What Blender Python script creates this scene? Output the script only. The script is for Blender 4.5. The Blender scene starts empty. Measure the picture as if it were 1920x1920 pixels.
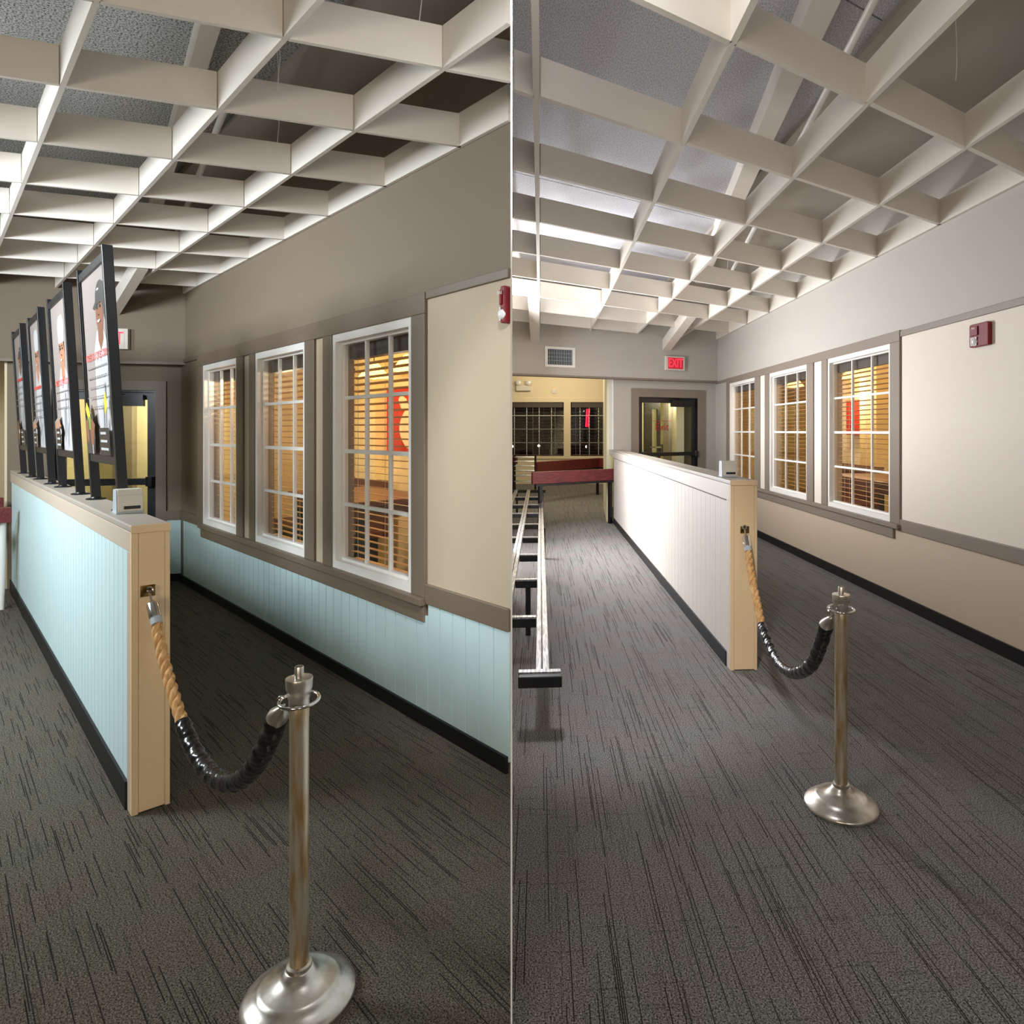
import bpy, bmesh, math, random
from mathutils import Vector, Matrix
random.seed(7)
C = bpy.context.scene.collection
S = bpy.context.scene

# ------------------------------------------------------------------ camera, world, lights, exposure
EYE = 1.62
FPX, CX, CY = 1250.0, 1100.0, 808.0            # focal length and principal point in pixels of the 1920 frame
cam_d = bpy.data.cameras.new('camera'); cam = bpy.data.objects.new('camera', cam_d); C.objects.link(cam)
cam.location = (0, 0, EYE); cam.rotation_euler = (math.pi/2, 0, 0)
cam_d.sensor_width = 36; cam_d.lens = FPX*36/1920
cam_d.shift_x = .5-CX/1920; cam_d.shift_y = CY/1920-.5
cam_d.clip_start = .05; cam_d.clip_end = 100
S.camera = cam
S.view_settings.view_transform = 'Standard'; S.view_settings.look = 'None'
S.view_settings.exposure = 0.0; S.view_settings.gamma = 1; S.view_settings.use_curve_mapping = False
w = bpy.data.worlds.new('world'); S.world = w; w.use_nodes = True
w.node_tree.nodes['Background'].inputs[0].default_value = (.92, .95, 1, 1)
w.node_tree.nodes['Background'].inputs[1].default_value = .10
S.cycles.max_bounces = 6; S.cycles.use_denoising = True

def light(name, kind, loc, energy, color, size=.2, size_y=None, aim=None, spread=None):
    d = bpy.data.lights.new(name, kind); o = bpy.data.objects.new(name, d); C.objects.link(o)
    o.location = loc; d.energy = energy; d.color = color
    if kind == 'AREA':
        d.size = size
        if size_y: d.shape = 'RECTANGLE'; d.size_y = size_y
        if spread: d.spread = math.radians(spread)
    else: d.shadow_soft_size = size
    if aim: o.rotation_euler = (Vector(aim)-Vector(loc)).to_track_quat('-Z', 'Y').to_euler()
    return o
WARM, COOL = (1, .80, .55), (.86, .94, 1)
light('dining_lamp_left', 'AREA', (-4.5, 2.6, 2.72), 152, COOL, 1.3, .7, (-2.5, 5.0, 1.5))
light('back_fill_left', 'AREA', (-6.4, 3.5, 2.6), 66, COOL, .9, .6, (-4.8, 6.6, 1.9))  # unseen light added to brighten the upper back wall and posters
light('front_fill_left', 'AREA', (-1.3, -2.4, 1.5), 56, (1, .85, .66), 1.0, .8, (-1.6, 3.5, 1.3))  # warm fill added behind the camera for surfaces that face it
light('strip_light_right', 'AREA', (-1.22, 8.6, 2.38), 345, (.93, .95, 1), .5, 3.2, (3.0, 7.8, 1.3))  # unseen strip light, added to light the half wall from the left
light('left_fill_right', 'AREA', (-.15, 1.85, 3.22), 20, (.95, .97, 1), .22, 1.0, (1.3, 5.0, 1.6))  # fill added above the view for the left faces of near beams
sp = light('floor_fill_spot', 'SPOT', (-.12, 1.25, 3.05), 350, (.97, .97, 1), .10, aim=(.0, 4.6, .2))  # spot added above the view to brighten the floor and half wall
sp.data.spot_size = math.radians(46); sp.data.spot_blend = .7
light('front_fill_right', 'AREA', (1.3, -2.6, 1.6), 27, (1, .94, .88), 1.0, .8, (1.6, 5.0, .8))  # weak fill added behind the camera for the right hall
light('window_room_lamp', 'POINT', (-2.9, 6.5, 2.1), 60, (1, .81, .53), .12)
light('window_room_lamp', 'POINT', (-1.55, 5.6, 2.1), 26, (1, .81, .53), .12)
light('side_room_lamp', 'POINT', (4.3, 8.2, 2.25), 55, (1, .80, .54), .12)
light('side_room_lamp', 'POINT', (4.3, 11.2, 2.25), 50, (1, .80, .54), .12)
light('vestibule_lamp', 'POINT', (-5.1, 8.2, 2.0), 27, (1, .95, .78), .1)
light('vestibule_lamp', 'POINT', (1.75, 13.3, 2.3), 85, (1, .95, .72), .1)
light('recess_light', 'AREA', (-.8, 18.4, 3.4), 44, (1, .86, .62), 2.4, .3, (-.8, 20.4, 2.1))  # unseen wall washer added to brighten the far wall
light('recess_light', 'AREA', (-.8, 14.6, 3.45), 90, (1, .86, .62), 1.6, .8)
light('recess_light', 'AREA', (-7.6, 7.2, 2.7), 25, (1, .82, .52), .6, .6)

# ------------------------------------------------------------------ frames of the two halls
class Frame:                                    # origin on a wall's foot, d along the wall, n into the room
    def __init__(s, o, d):
        s.o = Vector((o[0], o[1], 0)); s.d = Vector((d[0], d[1], 0)).normalized()
        s.n = Vector((-s.d.y, s.d.x, 0)); s.a = math.atan2(s.d.y, s.d.x)
    def P(s, u, t, z=0): return s.o+s.d*u+s.n*t+Vector((0, 0, z))
    def st(s, p): q = Vector((p[0], p[1], 0))-s.o; return q.dot(s.d), q.dot(s.n)
LF = Frame((-.7364, 3.5402), (-.70455, .70966))
RF = Frame((2.9189, 6.0811), (-.06943, .99759))
WORLD = Frame((0, 0), (1, 0))
ML, MR = .6, -.38                               # the back walls run at a slant
def back(fr, s0, m): return Frame(fr.P(s0, 0), fr.d*m+fr.n)
LB, LBU = back(LF, 5.19, ML), back(LF, 5.04, ML)
RB, RBU = back(RF, 6.65, MR), back(RF, 6.50, MR)
PARTK = -.1128                                  # the dividing wall stands on x = PARTK * y
def ray(px, py, y): return Vector(((px-CX)/FPX*y, y, EYE-(py-CY)/FPX*y))

# ------------------------------------------------------------------ materials
def lin(c): return tuple(((v/255)/12.92 if v/255 <= .04045 else ((v/255+.055)/1.055)**2.4) for v in c)
def base_mat(name):
    m = bpy.data.materials.new(name); m.use_nodes = True
    return m, m.node_tree, m.node_tree.nodes['Principled BSDF']
def mat(name, rgb, rough=.6, metal=0, var=.06, scale=6, bump=0, bscale=120, spec=.5, emit=None):
    m, t, b = base_mat(name); c = lin(rgb)
    b.inputs['Roughness'].default_value = rough; b.inputs['Metallic'].default_value = metal
    b.inputs['Specular IOR Level'].default_value = spec
    N = t.nodes.new; L = t.links.new
    tc = N('ShaderNodeTexCoord'); nz = N('ShaderNodeTexNoise'); nz.inputs['Scale'].default_value = scale
    nz.inputs['Detail'].default_value = 4
    L(tc.outputs['Object'], nz.inputs['Vector'])
    r = N('ShaderNodeMix'); r.data_type = 'RGBA'
    r.inputs[6].default_value = (*[v*(1-var) for v in c], 1); r.inputs[7].default_value = (*[min(1, v*(1+var)) for v in c], 1)
    L(nz.outputs['Fac'], r.inputs[0]); L(r.outputs[2], b.inputs['Base Color'])
    if bump:
        n2 = N('ShaderNodeTexNoise'); n2.inputs['Scale'].default_value = bscale; n2.inputs['Detail'].default_value = 2
        L(tc.outputs['Object'], n2.inputs['Vector'])
        bp = N('ShaderNodeBump'); bp.inputs['Strength'].default_value = bump; bp.inputs['Distance'].default_value = .004
        L(n2.outputs['Fac'], bp.inputs['Height']); L(bp.outputs['Normal'], b.inputs['Normal'])
    if emit: b.inputs['Emission Color'].default_value = (*c, 1); b.inputs['Emission Strength'].default_value = emit
    return m
def two_tone(name, a, b_, scale, lo=.45, hi=.6, rough=.3, metal=1, stretch=(1, 1, 1), bump=0):
    m, t, b = base_mat(name); N = t.nodes.new; L = t.links.new
    tc = N('ShaderNodeTexCoord'); mp = N('ShaderNodeMapping'); mp.inputs['Scale'].default_value = stretch
    nz = N('ShaderNodeTexNoise'); nz.inputs['Scale'].default_value = scale; nz.inputs['Detail'].default_value = 5
    cr = N('ShaderNodeValToRGB'); cr.color_ramp.elements[0].position = lo; cr.color_ramp.elements[1].position = hi
    cr.color_ramp.elements[0].color = (*lin(a), 1); cr.color_ramp.elements[1].color = (*lin(b_), 1)
    L(tc.outputs['Object'], mp.inputs['Vector']); L(mp.outputs['Vector'], nz.inputs['Vector'])
    L(nz.outputs['Fac'], cr.inputs['Fac']); L(cr.outputs['Color'], b.inputs['Base Color'])
    b.inputs['Roughness'].default_value = rough; b.inputs['Metallic'].default_value = metal
    if bump:
        bp = N('ShaderNodeBump'); bp.inputs['Strength'].default_value = bump; bp.inputs['Distance'].default_value = .003
        L(nz.outputs['Fac'], bp.inputs['Height']); L(bp.outputs['Normal'], b.inputs['Normal'])
    return m
def carpet(name, ang, dark, light_, ks=1.0):
    m, t, b = base_mat(name); N = t.nodes.new; L = t.links.new
    b.inputs['Roughness'].default_value = .95; b.inputs['Specular IOR Level'].default_value = .1
    def math_(op, a, b2=None):
        n = N('ShaderNodeMath'); n.operation = op
        for i, v in enumerate((a, b2)):
            if v is None: continue
            if isinstance(v, (int, float)): n.inputs[i].default_value = v
            else: L(v, n.inputs[i])
        return n.outputs[0]
    tc = N('ShaderNodeTexCoord'); mp = N('ShaderNodeMapping'); mp.vector_type = 'POINT'
    mp.inputs['Rotation'].default_value = (0, 0, -ang)
    L(tc.outputs['Object'], mp.inputs['Vector'])
    sx = N('ShaderNodeSeparateXYZ'); L(mp.outputs['Vector'], sx.inputs[0])
    u, v = sx.outputs[0], sx.outputs[1]
    def wn(a, b2):
        cb = N('ShaderNodeCombineXYZ')
        for i, q in enumerate((a, b2)):
            if isinstance(q, (int, float)): cb.inputs[i].default_value = q
            else: L(q, cb.inputs[i])
        n = N('ShaderNodeTexWhiteNoise'); n.noise_dimensions = '2D'; L(cb.outputs[0], n.inputs['Vector']); return n.outputs['Value']
    def dashes(along, across, width, length, frac, seed):
        row = math_('FLOOR', math_('DIVIDE', across, width))
        off = wn(row, seed)
        cell = math_('FLOOR', math_('ADD', math_('DIVIDE', along, length), math_('MULTIPLY', off, 9.0)))
        r = wn(math_('ADD', row, seed*13.7), cell)
        fr = math_('FRACT', math_('DIVIDE', across, width))
        thin = math_('LESS_THAN', math_('ABSOLUTE', math_('SUBTRACT', fr, .5)), .27)
        return math_('MULTIPLY', math_('LESS_THAN', r, frac), thin)
    d1 = dashes(u, v, .0064, .34*ks, .10, 3.0)
    d2 = dashes(u, v, .0045, .18*ks, .10, 8.0)
    d3 = dashes(v, u, .0070*ks, .10, .05, 5.0)
    fine = math_('FRACT', math_('DIVIDE', v, .0052))
    rib = math_('MULTIPLY', math_('LESS_THAN', fine, .35), .35)
    ln = math_('MINIMUM', math_('ADD', math_('ADD', math_('MULTIPLY', d1, .85), math_('MULTIPLY', d2, .45)), math_('ADD', math_('MULTIPLY', d3, .3), math_('MULTIPLY', rib, .5))), 1.0)
    n1 = N('ShaderNodeTexNoise'); n1.inputs['Scale'].default_value = 190; n1.inputs['Detail'].default_value = 2; L(mp.outputs[0], n1.inputs['Vector'])
    n2 = N('ShaderNodeTexNoise'); n2.inputs['Scale'].default_value = 3.2; n2.inputs['Detail'].default_value = 3; L(mp.outputs[0], n2.inputs['Vector'])
    hue = N('ShaderNodeValToRGB'); e = hue.color_ramp.elements
    e[0].position = .35; e[1].position = .65
    e[0].color = (*[x*y for x, y in zip(lin(light_), (1.06, .96, .94))], 1); e[1].color = (*[x*y for x, y in zip(lin(light_), (.96, 1.01, .98))], 1)
    L(n2.outputs['Fac'], hue.inputs['Fac'])
    sp = math_('ADD', math_('MULTIPLY', math_('SUBTRACT', n1.outputs['Fac'], .5), 5.0), 1.0)
    sp = math_('MAXIMUM', sp, .15)
    mul = N('ShaderNodeMix'); mul.data_type = 'RGBA'; mul.blend_type = 'MULTIPLY'; mul.inputs[0].default_value = 1
    cb = N('ShaderNodeCombineColor'); [L(sp, cb.inputs[i]) for i in range(3)]
    L(hue.outputs['Color'], mul.inputs[6]); L(cb.outputs[0], mul.inputs[7])
    mx = N('ShaderNodeMix'); mx.data_type = 'RGBA'; L(ln, mx.inputs[0]); L(mul.outputs[2], mx.inputs[6]); mx.inputs[7].default_value = (*lin(dark), 1)
    L(mx.outputs[2], b.inputs['Base Color'])
    bp = N('ShaderNodeBump'); bp.inputs['Strength'].default_value = .35; bp.inputs['Distance'].default_value = .004
    L(math_('SUBTRACT', n1.outputs['Fac'], ln), bp.inputs['Height']); L(bp.outputs['Normal'], b.inputs['Normal'])
    return m
def speckle(name, base, dark, scale, lo, hi, stretch=(1, 1, 1)):
    m = two_tone(name, dark, base, scale, lo, hi, .95, 0, stretch, .5); return m
def wood(name, a, b_):
    return two_tone(name, a, b_, 5, .3, .7, .35, 0, (1.5, 14, 14))
def glass(name, refl=.07, tint=(1, 1, 1)):
    m = bpy.data.materials.new(name); m.use_nodes = True; t = m.node_tree; t.nodes.clear(); N = t.nodes.new; L = t.links.new
    o = N('ShaderNodeOutputMaterial'); mx = N('ShaderNodeMixShader'); tr = N('ShaderNodeBsdfTransparent'); gl = N('ShaderNodeBsdfGlossy')
    tr.inputs[0].default_value = (*tint, 1); gl.inputs['Roughness'].default_value = .02
    lw = N('ShaderNodeLayerWeight'); lw.inputs['Blend'].default_value = .5
    pw = N('ShaderNodeMath'); pw.operation = 'POWER'; pw.inputs[1].default_value = 4; L(lw.outputs['Facing'], pw.inputs[0])
    fr = N('ShaderNodeMath'); fr.operation = 'MULTIPLY_ADD'; fr.inputs[1].default_value = .5; fr.inputs[2].default_value = .03; L(pw.outputs[0], fr.inputs[0])
    L(fr.outputs[0], mx.inputs[0]); L(tr.outputs[0], mx.inputs[1]); L(gl.outputs[0], mx.inputs[2]); L(mx.outputs[0], o.inputs[0])
    return m
def glow(name, rgb, s):
    m = bpy.data.materials.new(name); m.use_nodes = True; t = m.node_tree; b = t.nodes['Principled BSDF']
    b.inputs['Base Color'].default_value = (*lin(rgb), 1); b.inputs['Emission Color'].default_value = (*lin(rgb), 1); b.inputs['Emission Strength'].default_value = s
    return m
M = {
 'carpetL': carpet('carpet_charcoal', LF.a, (34, 32, 30), (94, 90, 81), .8),
 'carpetR': carpet('carpet_grey', RF.a, (40, 38, 36), (124, 122, 120), 1.5),
 'wall': mat('wall_paint_greige', (124, 110, 92), .7, var=.02, bump=.12, bscale=160),
 'cream': mat('wall_paint_cream', (188, 172, 147), .7, var=.02, bump=.12, bscale=160),
 'wallR': mat('wall_paint_light_grey', (184, 178, 170), .7, var=.02, bump=.12, bscale=160),
 'creamR': mat('wall_paint_off_white', (228, 219, 205), .7, var=.02, bump=.12, bscale=160),
 'lowerR': mat('wall_paint_mushroom', (196, 179, 157), .6, var=.02, bump=.1, bscale=160),
 'taupe': mat('trim_paint_taupe', (116, 102, 86), .5, var=.03),
 'taupeR': mat('trim_paint_warm_grey', (134, 122, 110), .5, var=.03),
 'blue': mat('board_paint_pale_blue', (198, 222, 223), .5, var=.03),
 'tan': mat('board_paint_tan', (220, 192, 151), .5, var=.03, bump=.05, bscale=90),
 'beige': mat('trim_paint_beige', (190, 176, 158), .5, var=.03),
 'greige': mat('board_paint_greige', (206, 198, 190), .5, var=.03),
 'captop': mat('cap_laminate_grey', (168, 160, 148), .45, var=.08, scale=9),
 'base': mat('baseboard_black_vinyl', (14, 14, 16), .5, var=.1),
 'white': mat('white_vinyl', (236, 234, 228), .4, var=.03),
 'divider': mat('divider_white', (250, 250, 250), .6, var=.01, emit=None),
 'lattice': mat('lattice_paint_white', (226, 219, 208), .65, var=.03, bump=.06),
 'deckL': speckle('deck_wood_fibre', (198, 198, 194), (78, 80, 80), 95, .36, .56),
 'deckR': speckle('deck_wood_fibre_worn', (212, 212, 218), (150, 150, 156), 55, .30, .62, (1, 2.4, 1)),
 'deckplain': mat('deck_paint_plain', (172, 164, 152), .7, var=.03),
 'black': mat('black_powder_coat', (20, 22, 26), .35, var=.15),
 'blackmetal': mat('black_steel', (16, 16, 18), .3, var=.15),
 'rail': two_tone('bare_aluminium', (150, 150, 155), (205, 205, 205), 8, .4, .6, .32, 1, (1, 12, 12)),
 'brush': two_tone('polished_steel_worn', (176, 168, 156), (226, 222, 214), 14, .35, .62, .30, .9),
 'brass': two_tone('pole_steel_tarnished', (214, 204, 186), (186, 156, 108), 5, .42, .62, .36, .8, (8, 8, 1.2)),
 'chrome': mat('chrome', (214, 210, 204), .15, 1, .03),
 'brasspl': two_tone('brass_plate_aged', (96, 74, 36), (150, 122, 66), 30, .4, .6, .35, 1),
 'rope': two_tone('manila_fibre', (176, 128, 74), (222, 180, 122), 60, .35, .65, .8, 0, (1, 1, .3), .5),
 'tape': mat('black_tape', (12, 12, 13), .22, var=.2, spec=.7),
 'red': wood('mahogany_stain', (74, 24, 26), (126, 50, 50)),
 'slat': wood('blind_slat_wood', (190, 142, 86), (216, 172, 112)),
 'slatdark': wood('blind_slat_brown', (84, 56, 40), (112, 76, 54)),
 'valance': mat('blind_valance_brown', (70, 60, 52), .5, var=.1),
 'glass': glass('window_glass'),
 'doorglass': glass('door_glass', tint=(.95, .97, .94)),
 'redpaint': mat('alarm_red_plastic', (120, 14, 24), .55, var=.05),
 'clear': mat('strobe_lens', (225, 225, 225), .12, 0, .05, spec=.9),
 'exitred': glow('exit_letters_lit', (255, 40, 62), 2.2),
 'exitface': mat('exit_face_red', (190, 40, 56), .4, var=.05, emit=.35),
 'offwhite': mat('plastic_off_white', (214, 208, 196), .45, var=.03),
 'greyplastic': mat('plastic_blue_grey', (168, 176, 184), .45, var=.03),
 'dark': mat('dark_slot', (28, 26, 24), .5),
 'amber': mat('back_room_plaster', (236, 214, 164), .8, var=.05),
 'yellow': mat('back_room_pillar', (240, 220, 160), .8, var=.03),
 'signred': mat('sign_red', (184, 40, 28), .5, var=.05),
 'signcream': mat('sign_cream', (238, 214, 178), .6, var=.03),
 'brownwood': wood('table_wood', (70, 34, 22), (110, 58, 36)),
 'lampglow': glow('pendant_shade_lit', (255, 206, 96), 6),
 'vest': mat('vestibule_cream', (226, 218, 184), .8, var=.02),
 'grey': mat('vestibule_grey', (140, 130, 116), .8, var=.03),
 'night': mat('night_window_outside', (16, 14, 20), .6, var=.4, scale=3),
 'carlight': glow('parking_light', (255, 240, 225), 3),
 'neon': glow('neon_red', (255, 30, 60), 3),
 'gold': mat('recess_wall_cream', (226, 212, 180), .7, var=.03),
 'pbg': mat('poster_ground', (150, 139, 133), .35, var=.03),
 'pwhite': mat('poster_white', (186, 187, 189), .35, var=.03),
 'pshade': mat('poster_shirt_fold', (148, 150, 153), .35, var=.03),
 'pgrey': mat('poster_cap_grey', (62, 60, 60), .35, var=.05),
 'pskin': mat('poster_skin', (130, 84, 60), .35, var=.06),
 'pskin2': mat('poster_skin_light', (180, 124, 96), .35, var=.06),
 'pdark': mat('poster_ink', (44, 40, 40), .35, var=.05),
 'pink': mat('poster_small_print', (112, 105, 104), .5),
 'pred': mat('poster_headline_red', (226, 74, 66), .35, var=.03),
 'pgreen': mat('poster_pepper_green', (120, 140, 60), .35, var=.1),
 'pyellow': mat('poster_pepper_yellow', (226, 206, 60), .35, var=.1),
 'seam': mat('joint_dark', (70, 66, 62), .8),
}

# ------------------------------------------------------------------ mesh helpers
class MB:
    def __init__(s): s.v = []; s.f = []; s.sm = []
    def add(s, vs, fs, smooth=False):
        n = len(s.v); s.v += [tuple(v) for v in vs]; s.f += [tuple(i+n for i in f) for f in fs]; s.sm += [smooth]*len(fs); return s
    def box(s, x0, x1, y0, y1, z0, z1):
        x0, x1 = sorted((x0, x1)); y0, y1 = sorted((y0, y1)); z0, z1 = sorted((z0, z1))
        return s.add([(x0,y0,z0),(x1,y0,z0),(x1,y1,z0),(x0,y1,z0),(x0,y0,z1),(x1,y0,z1),(x1,y1,z1),(x0,y1,z1)],
              [(0,3,2,1),(4,5,6,7),(0,1,5,4),(1,2,6,5),(2,3,7,6),(3,0,4,7)])
    def prism(s, poly, z0, z1):                 # poly: plan points, counter-clockwise
        a = sum(poly[i][0]*poly[(i+1)%len(poly)][1]-poly[(i+1)%len(poly)][0]*poly[i][1] for i in range(len(poly)))
        if a < 0: poly = poly[::-1]
        n = len(poly)
        return s.add([(x,y,z0) for x,y in poly]+[(x,y,z1) for x,y in poly],
              [tuple(range(n-1,-1,-1)), tuple(range(n,2*n))]+[(i,(i+1)%n,n+(i+1)%n,n+i) for i in range(n)])
    def side(s, poly, t0, t1):                  # poly in (x,z), extruded along y
        n0 = len(s.v); s.prism(poly, t0, t1)
        for i in range(n0, len(s.v)):
            x, z, t = s.v[i]; s.v[i] = (x, t, z)
        k = len(s.f)-len(poly)-2
        for i in range(k, len(s.f)): s.f[i] = s.f[i][::-1]
        return s
    def cyl(s, p0, p1, r, seg=12, r1=None, caps=True): return s.tube([Vector(p0), Vector(p1)], [r, r if r1 is None else r1], seg, caps)
    def tube(s, pts, r, seg=10, caps=True, closed=False):
        pts = [Vector(p) for p in pts]; n = len(pts)
        if isinstance(r, (int, float)): r = [r]*n
        vs = []; prev = None
        for i, p in enumerate(pts):
            a = pts[(i-1)%n] if (closed or i > 0) else p; b = pts[(i+1)%n] if (closed or i < n-1) else p
            tdir = (b-a).normalized()
            if prev is None:
                ref = Vector((0,0,1)) if abs(tdir.z) < .9 else Vector((1,0,0)); x = tdir.cross(ref).normalized()
            else: x = (prev-tdir*prev.dot(tdir)).normalized()
            prev = x; y = tdir.cross(x)
            for k in range(seg):
                q = 2*math.pi*k/seg; vs.append(p+(x*math.cos(q)+y*math.sin(q))*r[i])
        fs = []
        m = n if closed else n-1
        for i in range(m):
            for k in range(seg):
                j = (i+1)%n; fs.append((i*seg+k, i*seg+(k+1)%seg, j*seg+(k+1)%seg, j*seg+k))
        s.add(vs, fs, True)
        if caps and not closed:
            s.add(vs[:seg], [tuple(range(seg-1,-1,-1))]); s.add(vs[-seg:], [tuple(range(seg))])
        return s
    def lathe(s, prof, seg=32, c=(0,0,0)):
        vs = [(c[0]+r*math.cos(2*math.pi*k/seg), c[1]+r*math.sin(2*math.pi*k/seg), c[2]+z) for r, z in prof for k in range(seg)]
        fs = [(i*seg+k, i*seg+(k+1)%seg, (i+1)*seg+(k+1)%seg, (i+1)*seg+k) for i in range(len(prof)-1) for k in range(seg)]
        return s.add(vs, fs, True)
    def ball(s, c, r, seg=14, sq=(1,1,1)):
        n = seg//2
        vs = []; 
        for i in range(n+1):
            th = math.pi*i/n
            for k in range(seg): ph = 2*math.pi*k/seg; vs.append((c[0]+r*sq[0]*math.sin(th)*math.cos(ph), c[1]+r*sq[1]*math.sin(th)*math.sin(ph), c[2]-r*sq[2]*math.cos(th)))
        return s.add(vs, [(i*seg+k, i*seg+(k+1)%seg, (i+1)*seg+(k+1)%seg, (i+1)*seg+k) for i in range(n) for k in range(seg)], True)
    def mesh(s, name, m):
        me = bpy.data.meshes.new(name); me.from_pydata(s.v, [], s.f); me.materials.append(m)
        me.polygons.foreach_set('use_smooth', s.sm); me.validate(); me.update()
        if any(s.sm): me.set_sharp_from_angle(angle=math.radians(42))
        return me
def obj(name, mb, m, parent=None, fr=None, at=(0,0,0), bevel=0):
    me = mb.mesh(name, m) if isinstance(mb, MB) else mb
    o = bpy.data.objects.new(name, me); C.objects.link(o)
    if parent is not None: o.parent = parent; o.location = at
    elif fr is not None: o.location = fr.P(*at); o.rotation_euler.z = fr.a
    else: o.location = at
    if bevel:
        b = o.modifiers.new('bevel', 'BEVEL'); b.width = bevel; b.segments = 2; b.limit_method = 'ANGLE'
    return o
def tag(o, label, cat=None, group=None, kind=None):
    o['label'] = label
    if cat: o['category'] = cat
    if group: o['group'] = group
    if kind: o['kind'] = kind
    return o
def thing(name, label, cat, fr, at=(0,0,0), group=None, kind=None, rz=0):
    o = bpy.data.objects.new(name, None); C.objects.link(o); o.empty_display_size = .1
    o.location = fr.P(*at); o.rotation_euler.z = fr.a+rz
    return tag(o, label, cat, group, kind)
def struct(name, label, mb=None, m=None, fr=WORLD, at=(0,0,0), bevel=0, cat=None):
    if mb is None: o = thing(name, label, cat, fr, at)
    else: o = obj(name, mb, m, None, fr, at, bevel); o['label'] = label
    o['kind'] = 'structure'; o['category'] = cat or name.split('_')[0]
    return o
def bx(*a): return MB().box(*a)
def text_mesh(body, size, m, name='lettering', align='CENTER', depth=0):
    cu = bpy.data.curves.new(name, 'FONT'); cu.body = body; cu.size = size; cu.align_x = align; cu.align_y = 'CENTER'; cu.extrude = depth
    o = bpy.data.objects.new(name, cu); C.objects.link(o); bpy.context.view_layer.update()
    me = bpy.data.meshes.new_from_object(o.evaluated_get(bpy.context.evaluated_depsgraph_get()))
    bpy.data.objects.remove(o); bpy.data.curves.remove(cu); me.materials.clear(); me.materials.append(m); me.name = name
    return me

# ------------------------------------------------------------------ floors, dividing wall
LBC = LB.P(8, 0)
fl_l = MB().prism([(0.45, -4), (-9.5, -4), (-9.5, 11.5), (-1.3, 11.5)], -.05, 0)
struct('floor', 'charcoal streaked carpet on the side with the pale blue half wall', fl_l, M['carpetL'])
fl_r = MB().prism([(.4502, -4), (9, -4), (9, 24), (-5, 24), (-5, 11.52), (-1.2998, 11.52)], -.05, 0)
struct('floor', 'grey streaked carpet on the side with the greige half wall', fl_r, M['carpetR'])
def on_div(y, off=0): return (PARTK*y+off, y)
y0, y1 = 1.74, 6.60
struct('wall_middle', 'thin white dividing wall between the two halls',
       MB().prism([on_div(y0, -.0022), on_div(y0, .0022), on_div(y1, .004), on_div(y1, -.004)], 0, 4.3), M['divider'])

# ------------------------------------------------------------------ walls with windows
def pierced(fr, s0, s1, z0, z1, t0, t1, holes):
    mb = MB(); xs = sorted(holes)
    if holes:
        hz0, hz1 = holes[0][2], holes[0][3]
        mb.box(s0, s1, t0, t1, z0, hz0); mb.box(s0, s1, t0, t1, hz1, z1)
        e = s0
        for a, b, _, _ in xs: mb.box(e, a, t0, t1, hz0, hz1); e = b
        mb.box(e, s1, t0, t1, hz0, hz1)
    else: mb.box(s0, s1, t0, t1, z0, z1)
    return mb
win_no = [0]
def window(fr, a, b, z0, z1, label):
    win_no[0] += 1
    w_ = struct('window_%d' % win_no[0], label, None, None, fr, (a, 0, z0))
    W, Hh = b-a, z1-z0; f = .042; fb = .052
    def p(n, mb, m): return obj(n, mb, m, w_)
    mb = MB()
    for q0, q1, r0, r1 in ((0, f, 0, Hh), (W-f, W, 0, Hh), (f, W-f, 0, fb), (f, W-f, Hh-fb, Hh)): mb.box(q0, q1, -.075, .012, r0, r1)
    p('frame', mb, M['white'])
    mb = MB()
    g = f; s_ = .016
    for q0, q1, r0, r1 in ((g, g+s_, fb, Hh-fb), (W-g-s_, W-g, fb, Hh-fb), (g+s_, W-g-s_, fb, fb+s_), (g+s_, W-g-s_, Hh-fb-s_, Hh-fb)): mb.box(q0, q1, -.07, -.03, r0, r1)
    p('sash', mb, M['white'])
    g += s_; iw = W-2*g; ih = Hh-2*(fb+s_)
    for k in (1, 2): p('muntin', bx(g+iw*k/3-.009, g+iw*k/3+.009, -.066, -.042, fb+s_, Hh-fb-s_), M['white'])
    for k in (1, 2, 3):
        h = .011 if k != 2 else .013; z = fb+s_+ih*k/4
        p('muntin', bx(g, W-g, -.067, -.041, z-h, z+h), M['white'])
    p('pane', bx(g, W-g, -.056, -.052, fb+s_, Hh-fb-s_), M['glass'])
    return w_
slat_cache = {}
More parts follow.
